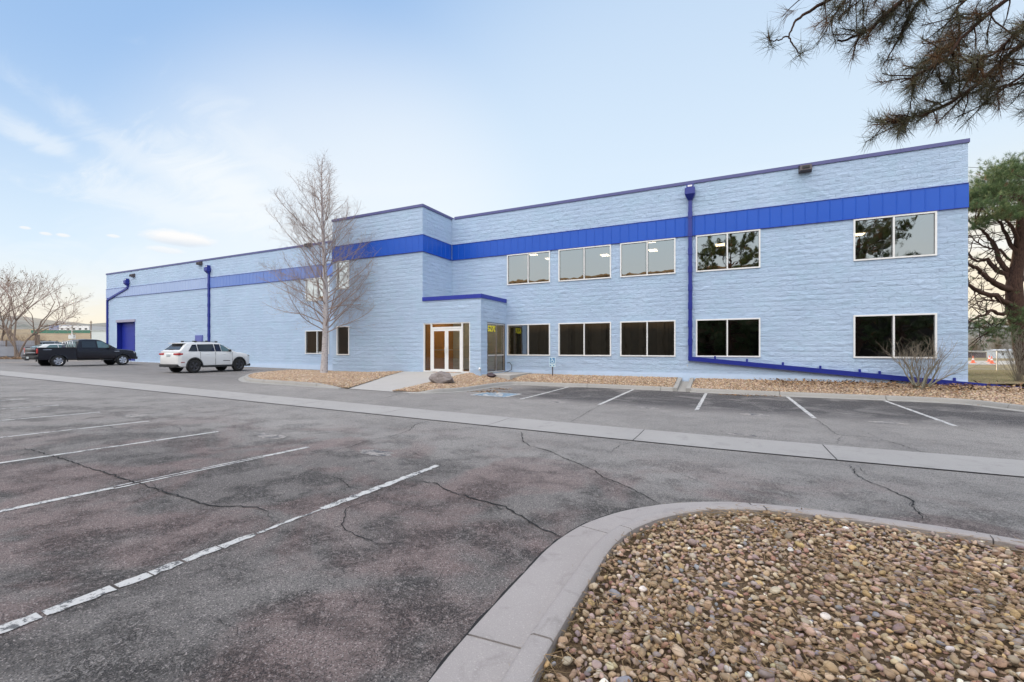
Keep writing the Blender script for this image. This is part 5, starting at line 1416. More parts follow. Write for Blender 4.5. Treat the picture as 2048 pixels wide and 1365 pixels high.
white = car_paint('white_car_paint', (.78, .79, .80)); black = car_paint('black_car_paint', (.007, .005, .010), .3)
def both(b): return [b, (-b[1], -b[0], *b[2:])]
SUV = dict(cat='car', paint=white, belt=1.21, gw=.90, taper=.38, R=.40, gap=.05, tyre=.26, tw=.965, axles=(-1.46, 1.46), rim='black_rim', spokes=5, twin=True, flare=.06,
  body=[(-2.43, .74, .52, .90), (-2.38, .88, .42, 1.10), (-2.22, .955, .34, 1.19), (-1.4, .975, .33, 1.225), (.6, .975, .33, 1.21), (1.1, .975, .33, 1.19), (1.7, .96, .33, 1.14), (2.1, .92, .35, 1.07), (2.32, .82, .40, .97), (2.40, .68, .46, .84)],
  cabin=[(-2.33, 1.21), (-2.20, 1.32), (-1.82, 1.66), (-1.72, 1.71), (-1.4, 1.745), (-.6, 1.775), (.0, 1.76), (.30, 1.71), (1.22, 1.20)],
  glass=[([(-1.80, 1.24), (-1.24, 1.235), (-1.26, 1.62), (-1.50, 1.61)], 'car_glass'), ([(-1.19, 1.235), (-.16, 1.23), (-.19, 1.65), (-1.21, 1.625)], 'car_glass'), ([(-.11, 1.23), (.26, 1.23), (.22, 1.645), (-.14, 1.65)], 'car_glass'), ([(.30, 1.23), (1.00, 1.225), (.40, 1.61), (.26, 1.642)], 'clear_glass')],
  ends=[('windscreen', (1.14, 1.25), (.38, 1.665), .10, 'car_glass'), ('rear_window', (-2.22, 1.30), (-1.86, 1.62), .13, 'car_glass')],
  boxes=[('tail_light', 'tail', both((.48, .94, -2.43, -2.12, 1.02, 1.13))), ('bumper', 'trim', [(-.86, .86, -2.47, -2.2, .36, .52)]), ('licence_plate', 'plate', [(-.17, .17, -2.445, -2.40, .94, 1.07)]),
         ('sill_cladding', 'trim', both((.93, .99, -1.0, 1.0, .31, .43))), ('spoiler', white, [(-.66, .66, -2.04, -1.70, 1.665, 1.705)]), ('roof_rail', 'trim', both((.60, .645, -1.3, .1, 1.775, 1.80))),
         ('roof_rack_foot', 'trim', both((.585, .67, -1.30, -1.14, 1.755, 1.835)) + both((.585, .67, -.60, -.44, 1.775, 1.85)) + both((.585, .67, .02, .18, 1.75, 1.83))),
         ('side_mirror', 'trim', both((.94, 1.10, .70, .82, 1.20, 1.34))), ('door_handle', white, both((.968, .992, -.72, -.54, 1.06, 1.09)) + both((.968, .992, .36, .54, 1.05, 1.08))),
         ('headlight', 'lamp', both((.62, .88, 2.08, 2.28, .92, 1.01))), ('exhaust_pipe', 'trim', [(.5, .62, -2.5, -2.3, .33, .40)]), ('wiper', 'trim', [(-.3, .25, -2.25, -2.21, 1.31, 1.34)]),
         ('front_apron', 'trim', [(-.80, .80, 2.1, 2.42, .30, .46)])],
  prisms=[('side_badge', 'trim', [(.978, .34, .665), (.978, .80, .655), (.978, .80, .685), (.978, .34, .695)], (.004, 0, 0)), ('reflector', 'tail', [(.93, -2.25, .60), (.93, -2.05, .60), (.95, -2.05, .64), (.95, -2.25, .64)], (.02, 0, 0)),
         ('door_seam', M['gap'], [(.965, -.165, .45), (.965, -.158, .45), (.955, -.158, 1.19), (.955, -.165, 1.19)], (.016, 0, 0)), ('door_seam', M['gap'], [(.965, .965, .45), (.965, .972, .45), (.955, .972, 1.17), (.955, .965, 1.17)], (.016, 0, 0)), ('door_seam', M['gap'], [(.965, -1.12, .82), (.965, -1.112, .82), (.955, -1.112, 1.2), (.955, -1.12, 1.2)], (.016, 0, 0))])
def lotpos(x, y, dz=0): p = onL(x, y); return p
suvp = (-27.75, 16.5)
vehicle('white_suv', 'white sport utility car with black wheel arches parked nose to the wall', SUV, (suvp[0] - .95, suvp[1], zl(*suvp)), R(1))

TRK = dict(cat='pickup truck', paint=black, belt=1.30, gw=.90, taper=.32, R=.40, gap=.06, tyre=.27, tw=.99, axles=(-1.84, 1.84), rim='chrome', spokes=6, flare=.05, flaremat=black,
  body=[(-.85, .985, .50, 1.30), (1.0, .985, .50, 1.27), (1.3, .985, .50, 1.24), (1.9, .985, .50, 1.20), (2.5, .96, .46, 1.14), (2.72, .90, .44, 1.02), (2.80, .82, .48, .92)],
  cabin=[(-.84, 1.32), (-.74, 1.80), (-.64, 1.90), (-.2, 1.945), (.35, 1.94), (.62, 1.88), (1.52, 1.27)],
  glass=[([(-.55, 1.33), (.26, 1.33), (.24, 1.80), (-.53, 1.80)], 'car_glass'), ([(.36, 1.33), (1.24, 1.32), (.66, 1.79), (.34, 1.81)], 'clear_glass')],
  ends=[('windscreen', (1.42, 1.33), (.68, 1.83), .10, 'clear_glass'), ('rear_window', (-.825, 1.38), (-.75, 1.76), .14, 'clear_glass')],
  boxes=[('tailgate', black, [(-.80, .80, -2.93, -2.85, .86, 1.30)]), ('bumper', 'trim', [(-.93, .93, -3.05, -2.84, .56, .72), (-.9, .9, 2.6, 2.86, .46, .66)]), ('tail_light', 'tail', both((.80, .97, -2.92, -2.76, .92, 1.26))),
         ('tailgate_trim', 'chrome', [(-.78, .78, -2.95, -2.92, 1.20, 1.26), (-.78, .78, -2.95, -2.92, .96, 1.0)]), ('tow_hitch', 'trim', [(-.08, .08, -3.2, -3.0, .46, .56)]), ('headlight', 'lamp', both((.66, .93, 2.42, 2.66, .86, 1.06))),
         ('side_mirror', 'trim', both((.95, 1.16, .95, 1.08, 1.28, 1.50))), ('door_handle', 'trim', both((.98, 1.0, -.42, -.24, 1.14, 1.18)) + both((.98, 1.0, .48, .66, 1.14, 1.18))), ('running_board', 'trim', both((.84, 1.02, -.8, 1.2, .42, .48))),
         ('licence_plate', 'plate', [(-.16, .16, -3.062, -3.04, .57, .71)]), ('fender_vent', 'chrome', both((.98, .995, 1.32, 1.62, 1.04, 1.09)))],
  prisms=[('bed_decal', M['chrome'], [(.992, -2.62, 1.16), (.992, -2.2, 1.17), (.992, -2.2, 1.21), (.992, -2.62, 1.20)], (.004, 0, 0))])
trp = (-41.75, 15.95)
tr = vehicle('pickup_truck', 'black crew cab pickup truck with an open bed and bright wheels', TRK, (trp[0] - 1.0, trp[1], zl(*trp)), R(1))
# the open cargo bed
mb = MB(); y0, y1, zt = -2.86, -.88, 1.30
def bed_side(sx_):
    prof = [(.50, y0), (.50, -2.30)] + [(.40 + .46 * sin(a), -1.84 - .46 * cos(a)) for a in np.linspace(.22, pi - .22, 12)] + [(.50, y1)]
    pts = [(sx_ * .985, y, z) for z, y in prof] + [(sx_ * .985, y1, zt), (sx_ * .985, y0, zt)]
    mb.prism(pts, (-sx_ * .10, 0, 0)); mb.box(*sorted((sx_ * 1.0, sx_ * .87)), y0 - .01, y1 + .004, zt, zt + .035)
bed_side(1); bed_side(-1); mb.box(-.88, .88, y0 + .02, y1, .74, .80); mb.box(-.88, .88, y1 - .06, y1 + .002, .78, 1.28); mb.box(-.6, .6, y0 + .1, y1, .50, .74)
bd = mb.build('cargo_bed', black, tr)
mb = MB(); mb.box(-.7, .7, -1.05, -.90, 1.36, 1.70); 
for x in (-.62, -.3, 0, .3, .62): mb.tube([(x, -1.0, 1.3), (x, -1.0, 1.78)], .018, 6)
mb2 = MB(); [mb2.tube([(x, -1.0, 1.3), (x, -1.0, 1.80)], .02, 6) for x in (-.7, -.35, 0, .35, .7)]; mb2.tube([(-.72, -1.0, 1.80), (.72, -1.0, 1.80)], .025, 6); mb2.build('headache_rack', M['chrome'], tr, smooth=True)

# cars half hidden behind the truck
_suv = bpy.data.objects['white_suv']; _suv.scale = (1.0, .90, 1.02)
def recol(S, **k): S = dict(S); S.update(k); return S
SED = dict(cat='car', paint=white, belt=.98, gw=.83, taper=.42, R=.33, gap=.05, tyre=.22, tw=.88, axles=(-1.4, 1.4), rim='chrome', spokes=5,
  body=[(-2.30, .74, .42, .90), (-2.2, .84, .30, 1.0), (-1.6, .89, .26, 1.02), (1.0, .89, .26, .98), (1.7, .88, .26, .92), (2.2, .80, .30, .78), (2.36, .66, .36, .64)],
  cabin=[(-2.1, 1.0), (-1.35, 1.36), (-.9, 1.44), (-.2, 1.47), (.35, 1.42), (1.35, .98)],
  glass=[([(-1.35, 1.02), (-.35, 1.01), (-.38, 1.38), (-.95, 1.36)], 'clear_glass'), ([(-.29, 1.01), (1.02, 1.0), (.34, 1.34), (-.31, 1.38)], 'clear_glass')],
  ends=[('windscreen', (1.27, 1.03), (.42, 1.38), .08, 'clear_glass'), ('rear_window', (-1.98, 1.06), (-1.42, 1.33), .10, 'clear_glass')],
  boxes=[('tail_light', 'tail', both((.44, .86, -2.31, -1.95, .84, 1.06))), ('bumper', 'trim', [(-.8, .8, -2.36, -2.2, .30, .45)]), ('side_mirror', 'trim', both((.86, 1.02, .72, .86, 1.0, 1.12))), ('headlight', 'lamp', both((.5, .78, 2.0, 2.24, .62, .76)))])
navy = car_paint('dark_blue_car_paint', (.03, .035, .08))
p = atD(118, 700, 45.5); vehicle('parked_car', 'white hatchback with red tail lamps behind the bed of the black truck', SED, (p.x, p.y, zl(p.x, p.y) + .06), R(2))
p = atD(175, 700, 47.5); vehicle('parked_car', 'dark blue car with a roof rack mostly hidden behind the truck cab', recol(SUV, paint=navy), (p.x + .3, p.y, zl(p.x, p.y) + .02), R(3))
p = atD(92, 700, 51); vehicle('parked_car', 'silver grey car farthest left behind the truck and beside the fence', recol(SUV, paint=car_paint('silver_car_paint', (.35, .37, .40))), (p.x - 1.2, p.y + 1, zl(p.x, p.y) + .05), R(3))

# ================================================================== TREES AND PLANTS
def perp(d, r):
    a = Vector((r.gauss(0, 1), r.gauss(0, 1), r.gauss(0, 1))); a -= d * a.dot(d); return a.normalized()
def limb(mb, p, d, L, r0, r1, r, seg=6, curve=.12, up=.0, n=5):
    pts = [Vector(p)]; rad = [r0]; d = d.normalized()
    for i in range(seg):
        d = (d + perp(d, r) * curve * r.random() + Vector((0, 0, up))).normalized()
        pts.append(pts[-1] + d * (L / seg)); rad.append(r0 + (r1 - r0) * (i + 1) / seg)
    mb.tube(pts, rad, n, cap=False); return pts, rad
def along(pts, t):
    f = t * (len(pts) - 1); i = min(int(f), len(pts) - 2); return pts[i].lerp(pts[i + 1], f - i), (pts[i + 1] - pts[i]).normalized()
def build_tubes(mb, name, mat, parent):
    return mb.build(name, mat, parent, smooth=True, fix=False)

def front_tree():
    base = atD(647, 748.5, 23.0); r = random.Random(12)
    root = thing('bare_tree', 'tall slender leafless tree with pale bark in the gravel bed by the entry', 'tree', base)
    tr_, br = MB(), MB(); Ht = 10.95
    pts = [Vector((0, 0, -.2))]; rad = [.20]; n = 16
    for i in range(1, n + 1):
        t = i / n; pts.append(Vector((.10 * sin(t * 5) - .05 + .12 * t, .08 * sin(t * 4 + 1), t * Ht))); rad.append(.165 * (1 - t) ** .8 + .008)
    tr_.tube(pts, rad, 10, cap=False)
    for k in range(82):
        t = .19 + .78 * (k / 82) ** 1.18; p, d = along(pts, t); z = t
        az = k * 2.399 + r.uniform(-.4, .4); el = R(r.uniform(8, 30)) + z * .5
        if k in (3, 4): el = R(50)
        dd = Vector((cos(az) * cos(el), sin(az) * cos(el), sin(el)))
        L = float(np.interp(z, [.15, .3, .5, .68, .85, 1.0], [3.7, 4.5, 4.0, 2.7, 1.4, .35])) * r.uniform(.7, 1.1)
        r0 = .008 + .032 * (1 - z) * r.uniform(.7, 1.2)
        lp, lr = limb(br, p, dd, L, r0, .005, r, 9, .30, .065, 5)
        for j in range(int(5 + L * 4.5) if z < .6 else int(3 + L * 3.5)):
            u = r.uniform(.15, .98); q, dq = along(lp, u)
            d2 = (dq * .75 + perp(dq, r) * .65 + Vector((0, 0, .22))).normalized(); L2 = L * (1.05 - u) * r.uniform(.28, .6) + .22
            sp, _ = limb(br, q, d2, L2, .003 + .005 * (1 - u), .0022, r, 5, .4, .05, 3)
            for m in range(int(2 + L2 * 7)):
                v = r.uniform(.15, 1); q2, dq2 = along(sp, v); d3 = (dq2 * .6 + perp(dq2, r) * .75 + Vector((0, 0, .12))).normalized()
                limb(br, q2, d3, r.uniform(.12, .42), .0025, .0016, r, 3, .5, .03, 3)
    build_tubes(tr_, 'trunk', M['birch'], root); build_tubes(br, 'crown', M['twig'], root)
front_tree()

def spreading_tree(name, label, base, Ht, seed, stems=3, lean=.25, mat='grey_bark', leaves=0, group=None, spread=1.0, r0=.14, depth=4):
    r = random.Random(seed); root = thing(name, label, 'tree', base, group=group)
    tk, br = MB(), MB(); tips = []
    def rec(p, d, L, rad, lev):
        mb = tk if lev < 2 else br
        pts, _ = limb(mb, p, d, L, rad, rad * .55, r, 6, .28, .03, 6 if lev < 2 else (4 if lev < 4 else 3))
        if lev >= depth: tips.append(pts[-1]); return
        k = 3 if lev < 2 else 4
        for j in range(k):
            u = r.uniform(.45, 1.0) if j else 1.0; q, dq = along(pts, min(.999, u))
            dd = (dq * r.uniform(.6, 1.0) + perp(dq, r) * r.uniform(.45, .95) * spread + Vector((0, 0, .12))).normalized()
            rec(q, dd, L * r.uniform(.52, .78), rad * .55, lev + 1)
    for s_ in range(stems):
        a = r.uniform(0, 6.28); d = Vector((cos(a) * lean, sin(a) * lean, 1)).normalized(); rec(Vector((r.uniform(-.15, .15), r.uniform(-.15, .15), -.2)), d, Ht * .36, r0 * r.uniform(.75, 1), 0)
    build_tubes(tk, 'trunk', M[mat], root); build_tubes(br, 'crown', M[mat if mat != 'grey_bark' else 'twig'], root)
    if leaves:
        P = []; 
        for _ in range(leaves):
            t = r.choice(tips); 
            for _ in range(5): P.append(t + Vector((r.gauss(0, .09), r.gauss(0, .09), r.gauss(0, .09))))
        n = len(P); V = np.empty((n, 3, 3)); g = np.random.default_rng(seed)
        for k in range(3): V[:, k] = np.array([tuple(q) for q in P]) + g.normal(0, .045, (n, 3))
        np_mesh('leaves', V.reshape(-1, 3), np.arange(n * 3).reshape(n, 3), M['litter'], root, col=np.repeat(np.array([(.20, .14, .08)]) * g.uniform(.6, 1.3, (n, 1)), 3, 0))
    return root
gl_ = 'leafless trees along the plank fence'
for (x, D, Hh, sd, lab, sp) in ((8, 47, 13.5, 5, 'leafless tree at the left edge rising over the plank fence', .8), (34, 46, 12.0, 9, 'leafless multi-stemmed tree, middle one behind the plank fence', .9), (52, 49, 12.5, 14, 'leafless spreading tree, rightmost one behind the plank fence', 1.15), (-40, 50, 12.0, 33, 'leafless tree beyond the left edge of the plank fence', 1.0)):
    p = atD(x, 716, D); spreading_tree('bare_tree', lab, (p.x, p.y, p.z - .1), Hh, sd, 2 if x != 34 else 3, .28, leaves=90, group=gl_, spread=sp, r0=.13)

# bushes far behind the fence
def twig_bush(name, label, cat, base, h, w, n, seed, mat='twig', r0=.006, thick=0, group=None, droop=0.0, kind=None):
    r = random.Random(seed); root = thing(name, label, cat, base, group=group); st, tw = MB(), MB()
    for k in range(thick):
        a = 2 * pi * k / max(1, thick) + r.uniform(-.3, .3); e = r.uniform(.28, .62)
        d = Vector((cos(a) * e, sin(a) * e * .7, 1)).normalized(); L = h * r.uniform(.42, .72)
        pts, rd = limb(st, (cos(a) * .09, sin(a) * .07, -.08), d, L, .038 * r.uniform(.7, 1.15), .016, r, 7, .28, .03, 6)
        for j in range(9):
            u = r.uniform(.45, 1); q, dq = along(pts, min(.999, u)); d2 = (dq * .7 + perp(dq, r) * .45 + Vector((0, 0, .35))).normalized()
            p2, _ = limb(tw, q, d2, h * r.uniform(.25, .55), .008, .003, r, 5, .22, .04, 3)
            for m in range(3):
                q3, d3 = along(p2, r.uniform(.3, .99)); limb(tw, q3, (d3 + perp(d3, r) * .6).normalized(), h * r.uniform(.08, .22), .004, .002, r, 3, .3, .03, 3)
    for k in range(n):
        a = r.uniform(0, 2 * pi); e = abs(r.gauss(0, .5)) * w / h
        d = Vector((cos(a) * e, sin(a) * e, 1)).normalized(); L = h * r.uniform(.6, 1.05)
        pts, _ = limb(tw, (cos(a) * .1 * r.random(), sin(a) * .1 * r.random(), -.05), d, L, r0, .002, r, 6, .25, .02 - droop, 3)
        for j in range(5):
            q, dq = along(pts, r.uniform(.3, .98)); limb(tw, q, (dq + perp(dq, r) * .7).normalized(), L * r.uniform(.1, .35), r0 * .6, .002, r, 3, .35, 0.0, 3)
    if thick: build_tubes(st, 'stem', M['shrub_bark'], root)
    build_tubes(tw, 'twigs', M[mat], root); 
    if kind: tag(root, kind=kind)
    return root
pb = atD(1851, 775, 15.05)
twig_bush('bare_shrub', 'leafless shrub with thick grey pruned stems before the sloping blue pipe', 'shrub', (pb.x, 20.05, .36), 1.95, 1.0, 16, 8, 'twig_grey', .0045, 9)
pb = atD(2040, 748, 17.5); twig_bush('bare_shrub', 'thin twiggy bare bush at the right edge by the wire fence', 'shrub', (pb.x, pb.y, .4), 2.3, 1.5, 60, 18, 'twig_grey', .006, 0)

# ---- pines
def tufts(centers, dirs, cnt, L, rad, seed, spread=.55, brown=.12, green=((.045, .075, .028), (.085, .115, .045)), droop=.0):
    g = np.random.default_rng(seed); n = len(centers); N = n * cnt
    c = np.repeat(np.array(centers), cnt, 0); d = np.repeat(np.array(dirs), cnt, 0)
    q = d * (1 - spread) * g.uniform(.3, 1.4, (N, 1)) + g.normal(0, spread, (N, 3)); q[:, 2] -= droop; q /= np.linalg.norm(q, axis=1, keepdims=True) + 1e-9
    t = g.random((n, 1)); col = np.array(green[0]) * (1 - t) + np.array(green[1]) * t
    isb = g.random(n) < brown; col[isb] = np.array((.20, .105, .045)) * g.uniform(.7, 1.2, (isb.sum(), 1))
    col = np.repeat(col, cnt, 0) * g.uniform(.75, 1.25, (N, 1))
    # needles start spread along the last stretch of the shoot
    P = c - d * (g.random((N, 1)) * L * .8)
    return P, q, L * g.uniform(.7, 1.15, N), np.full(N, rad), col
def cat_n(parts): return [np.concatenate([p[i] for p in parts]) for i in range(5)]

def overhead_pine():
    """big pine in the island, to the right of the camera; one bough hangs into view"""
    r = random.Random(21); base = Vector((7.4, 2.2, .05))
    root = thing('pine_tree', 'large pine whose needled boughs hang down from the upper right corner', 'pine tree', base)
    wood, twg = MB(), MB(); cen = []; dr = []
    tp_ = [Vector((0.1 * sin(z * .6), .1 * sin(z * .4), z)) for z in np.linspace(-.1, 12.3, 14)]; wood.tube(tp_, [.30 - .021 * i for i in range(14)], 12, cap=False)
    def tuft_at(p, d): cen.append(tuple(p)); dr.append(tuple(d.normalized()))
    def P(x, y, D): return atD(x, y, D) - base
    def rope(pix, r0, r1, mbx=wood, n=6):
        pts = [P(*q) for q in pix]; S = [pts[0]]
        for a, b in zip(pts[:-1], pts[1:]):
            for k in range(1, 5): S.append(a.lerp(b, k / 4) + Vector((r.gauss(0, .004), r.gauss(0, .004), r.gauss(0, .004))))
        mbx.tube(S, [r0 + (r1 - r0) * i / (len(S) - 1) for i in range(len(S))], n, cap=False); return S
    def side(S, n, u0, u1, L0, L1, dens=1.0, fall=.35):
        for k in range(n):
            q, dq = along(S, r.uniform(u0, u1)); d = (dq * .55 + perp(dq, r) * .55 + Vector((0, 0, -fall * .5 * r.random()))).normalized()
            L = r.uniform(L0, L1); pts, _ = limb(twg, q, d, L, .006, .0035, r, 5, .35, -.02, 4)
            e, de = along(pts, .999); tuft_at(e, de)
            if r.random() < .6 * dens: e, de = along(pts, .6); tuft_at(e, de)
            if L > .3 and r.random() < .8:
                q2, d2 = along(pts, .5); d2 = (d2 + perp(d2, r) * .7).normalized(); p2, _ = limb(twg, q2, d2, L * .5, .005, .003, r, 4, .3, -.03, 4); tuft_at(p2[-1], d2)
    # boughs traced from the picture: (x, y, distance)
    A = rope([(2250, -420, 4.3), (1900, -160, 3.9), (1735, -30, 3.7), (1662, -2, 3.6), (1636, 12, 3.6), (1605, 30, 3.6), (1585, 52, 3.6), (1577, 74, 3.6)], .022, .006)
    a1 = rope([(1577, 74, 3.6), (1558, 82, 3.6), (1537, 82, 3.6), (1537, 66, 3.62)], .006, .004, twg); tuft_at(a1[-1], Vector((0, 0, 1)));  tuft_at(a1[-1] + Vector((0, 0, -.03)), Vector((-.2, 0, .6)))
    a2 = rope([(1577, 76, 3.6), (1587, 92, 3.6), (1600, 108, 3.6)], .006, .004, twg); tuft_at(a2[-1] + Vector((.02, 0, .01)), Vector((.5, .1, .3))); tuft_at(a2[-1], Vector((0, 0, -.5)))
    B = rope([(2250, -380, 4.2), (1960, -140, 3.9), (1830, -30, 3.8), (1800, 5, 3.8), (1771, 30, 3.8), (1746, 55, 3.8), (1724, 68, 3.8), (1696, 80, 3.8), (1673, 83, 3.8)], .024, .007)
    for (x, y, dx, dz) in ((1658, 34, -.3, .2), (1664, 70, -.6, .3), (1724, 58, -.1, .7), (1740, 66, .2, .3), (1640, 20, -.6, -.2), (1690, 20, .2, .4), (1770, 20, -.2, .3), (1666, 10, -.5, .6), (1712, 8, 0, -.5)):
        e = P(x, y, 3.8 + r.uniform(-.15, .15)); tuft_at(e, Vector((dx, 0, dz))); q, _ = along(B, .8); 
        if y < 50 and x < 1700: q = P(x + 22, y - 40, 3.8)
        limb_pts = [q, q.lerp(e, .5) + Vector((0, 0, .01)), e]; twg.tube(limb_pts, [.005, .004, .003], 4, cap=False)
    Cc = rope([(2300, -300, 4.3), (2000, -120, 4.0), (1850, -10, 3.9), (1821, 25, 3.9), (1807, 56, 3.9), (1790, 90, 3.9), (1768, 128, 3.9)], .02, .005)
    tuft_at(Cc[-1], Vector((-.5, 0, -.4))); tuft_at(Cc[-1] + Vector((.02, 0, .02)), Vector((-.7, 0, 0))); tuft_at(Cc[-1], Vector((.2, 0, -.5))); tuft_at(Cc[-5], Vector((.5, 0, -.3)))
    Dd = rope([(2300, -160, 4.2), (2120, 20, 4.0), (2020, 110, 3.9), (1960, 165, 3.8), (1900, 205, 3.8), (1850, 228, 3.8), (1812, 240, 3.8), (1765, 246, 3.8)], .026, .006)
    for (x, y, dx, dz) in ((1752, 238, -.5, .4), (1745, 250, -.8, 0), (1775, 234, .1, .6), (1800, 240, -.2, .6), (1812, 268, 0, -.7), (1790, 270, -.5, -.4), (1818, 222, -.3, .4), (1735, 244, -.8, .1)):
        e = P(x, y, 3.8 + r.uniform(-.1, .1)); tuft_at(e, Vector((dx, 0, dz))); q, _ = along(Dd, .86); twg.tube([q, q.lerp(e, .6) + Vector((0, 0, -.015)), e], [.005, .004, .003], 4, cap=False)
    E_ = rope([(2320, 0, 4.2), (2160, 80, 4.0), (2060, 140, 3.9), (2010, 175, 3.8), (1985, 195, 3.8), (1962, 212, 3.8)], .016, .004)
    Fb = rope([(2320, -260, 4.0), (2100, -60, 3.8), (1985, 20, 3.7), (1920, 80, 3.65), (1890, 120, 3.65), (1840, 148, 3.65), (1800, 165, 3.7)], .022, .005)
    Gb = rope([(2350, -420, 4.4), (2150, -200, 4.1), (2000, -60, 4.0), (1915, 15, 4.0), (1920, 70, 4.0), (1915, 150, 4.0)], .02, .004)
    Hb = rope([(2350, -60, 3.9), (2150, 30, 3.7), (2040, 60, 3.6), (1985, 110, 3.6), (1950, 130, 3.6), (1890, 95, 3.7), (1860, 100, 3.8)], .014, .004)
    Ib = rope([(2350, 120, 4.4), (2160, 150, 4.2), (2050, 165, 4.1), (1990, 178, 4.0), (1940, 160, 4.0), (1870, 170, 4.0)], .016, .004)
    Jb = rope([(2350, -350, 3.9), (2200, -250, 3.7), (2060, -120, 3.6), (1940, -50, 3.6), (1850, -20, 3.6), (1760, -15, 3.6), (1700, -22, 3.6)], .018, .004)
    for S, n, u0 in ((A, 5, .28), (B, 12, .3), (Cc, 8, .35), (Dd, 26, .3), (E_, 9, .4), (Fb, 25, .35), (Gb, 23, .3), (Hb, 22, .35), (Ib, 20, .35), (Jb, 22, .3)):
        side(S, n, u0, .8 if S in (A, B, Cc) else .99, .10, .30 if S not in (A, B, Cc) else .22, 1.0, .1 if S in (Dd, E_) else .35)
    for S in (A, B, Cc, Dd, E_, Fb, Gb, Hb, Ib, Jb): side(S, 16, .0, .38, .15, .5)
    # tie the traced boughs back to the trunk
    for S in (A, B, Cc, Dd, E_, Fb, Gb, Hb, Ib, Jb):
        e = S[0]; z = max(3.2, e.z * .8 + .3); a = Vector((0, 0, z)); wood.tube([a, a.lerp(e, .5) + Vector((0, 0, .12)), e], [.07, .045, .026], 7, cap=False)
    near = tufts(cen, dr, 38, .145, .00135, 51, .56, .26, ((.085, .085, .045), (.15, .14, .075)), .06)
    # rest of the crown, outside the frame but mirrored in the windows
    cen2 = []; dr2 = []
    for k in range(70):
        t = r.uniform(.28, .98); az = k * 2.4 + r.uniform(-.3, .3)
        d = Vector((cos(az), sin(az), r.uniform(-.05, .35) + .5 * (t - .4))).normalized(); L = (4.1 - 2.6 * abs(t - .5)) * r.uniform(.7, 1.05)
        if d.x < .1 and t < .62: continue
        p, _ = along(tp_, t); pts, _ = limb(wood, p, d, L, .05 * (1.2 - t) + .012, .01, r, 7, .3, .01, 5)
        for j in range(11):
            q, dq = along(pts, r.uniform(.35, 1)); d2 = (dq * .6 + perp(dq, r) * .7 + Vector((0, 0, .2))).normalized(); p2, _ = limb(twg, q, d2, r.uniform(.3, .9), .009, .004, r, 3, .3, .03, 3)
            for m in range(3): e, de = along(p2, r.uniform(.4, 1)); cen2.append(tuple(e + Vector((r.gauss(0, .06), r.gauss(0, .06), r.gauss(0, .06))))); dr2.append(tuple(de))
    far = tufts(cen2, dr2, 26, .19, .0035, 52, .7, .06)
    Pn, Dn, Ln, Rn, Cn = cat_n([near, far])
    build_tubes(wood, 'trunk', M['pine_bark'], root); build_tubes(twg, 'twigs', M['pine_bark'], root)
    needles(Pn, Dn, Ln, Rn, Cn, 'needles', M['needle'], root, seed=9, bend=.05)
overhead_pine()

def pine(name, label, base, Ht, Rc, seed, limbs, z0=.45, dense=1.0, trunk_r=.28, nlen=.2, nrad=.006, lean=(0, 0), shape=None, keep=None):
    r = random.Random(seed); root = thing(name, label, 'pine tree', base); wood = MB(); tw = MB(); cen = []; dr = []
    tp_ = [Vector((lean[0] * (z / Ht) ** 1.2 * Ht + .12 * sin(z * .7), lean[1] * z, z)) for z in np.linspace(-.2, Ht * .93, 12)]; wood.tube(tp_, [trunk_r * (1 - .075 * i) for i in range(12)], 10, cap=False)
    for k in range(limbs):
        t = z0 + (1 - z0) * (k / limbs); p, _ = along(tp_, min(.99, t)); az = k * 2.4 + r.uniform(-.4, .4); el = r.uniform(.05, .35) + .7 * max(0, t - .6)
        w = math.sqrt(max(.05, 1 - ((t - .72) / .34) ** 2)) if t > .72 else .75 + .25 * (t - z0) / max(.01, .72 - z0)
        d = Vector((cos(az), sin(az), el)).normalized(); L = Rc * w * r.uniform(.75, 1.08)
        pts, _ = limb(wood, p, d, L, trunk_r * .33 * (1.25 - t), .018, r, 8, .42, .02, 6)
        for j in range(int(17 * dense)):
            q, dq = along(pts, r.uniform(.35, 1)); d2 = (dq * .6 + perp(dq, r) * .75 + Vector((0, 0, .35))).normalized(); p2, _ = limb(tw, q, d2, r.uniform(.3, 1.0), .014, .006, r, 3, .4, .05, 3)
            for m in range(4):
                e, de = along(p2, r.uniform(.45, 1)); cen.append(tuple(e + Vector((r.gauss(0, .09), r.gauss(0, .09), abs(r.gauss(0, .09)))))); dr.append(tuple((de + Vector((0, 0, .6))).normalized()))
    if keep: 
        kk = [i for i, c_ in enumerate(cen) if keep(c_)]; cen = [cen[i] for i in kk]; dr = [dr[i] for i in kk]
    return root, wood, tw, cen, dr, r
def finish_pine(root, wood, tw, cen, dr, seed, cnt=20, nlen=.2, nrad=.006, green=((.04, .075, .025), (.10, .14, .05))):
    a = tufts(cen, dr, cnt, nlen, nrad, seed, .62, .04, green); needles(*a, 'needles', M['needle'], root, seed=seed)
    build_tubes(wood, 'trunk', M['pine_bark'], root); build_tubes(tw, 'twigs', M['pine_bark'], root)

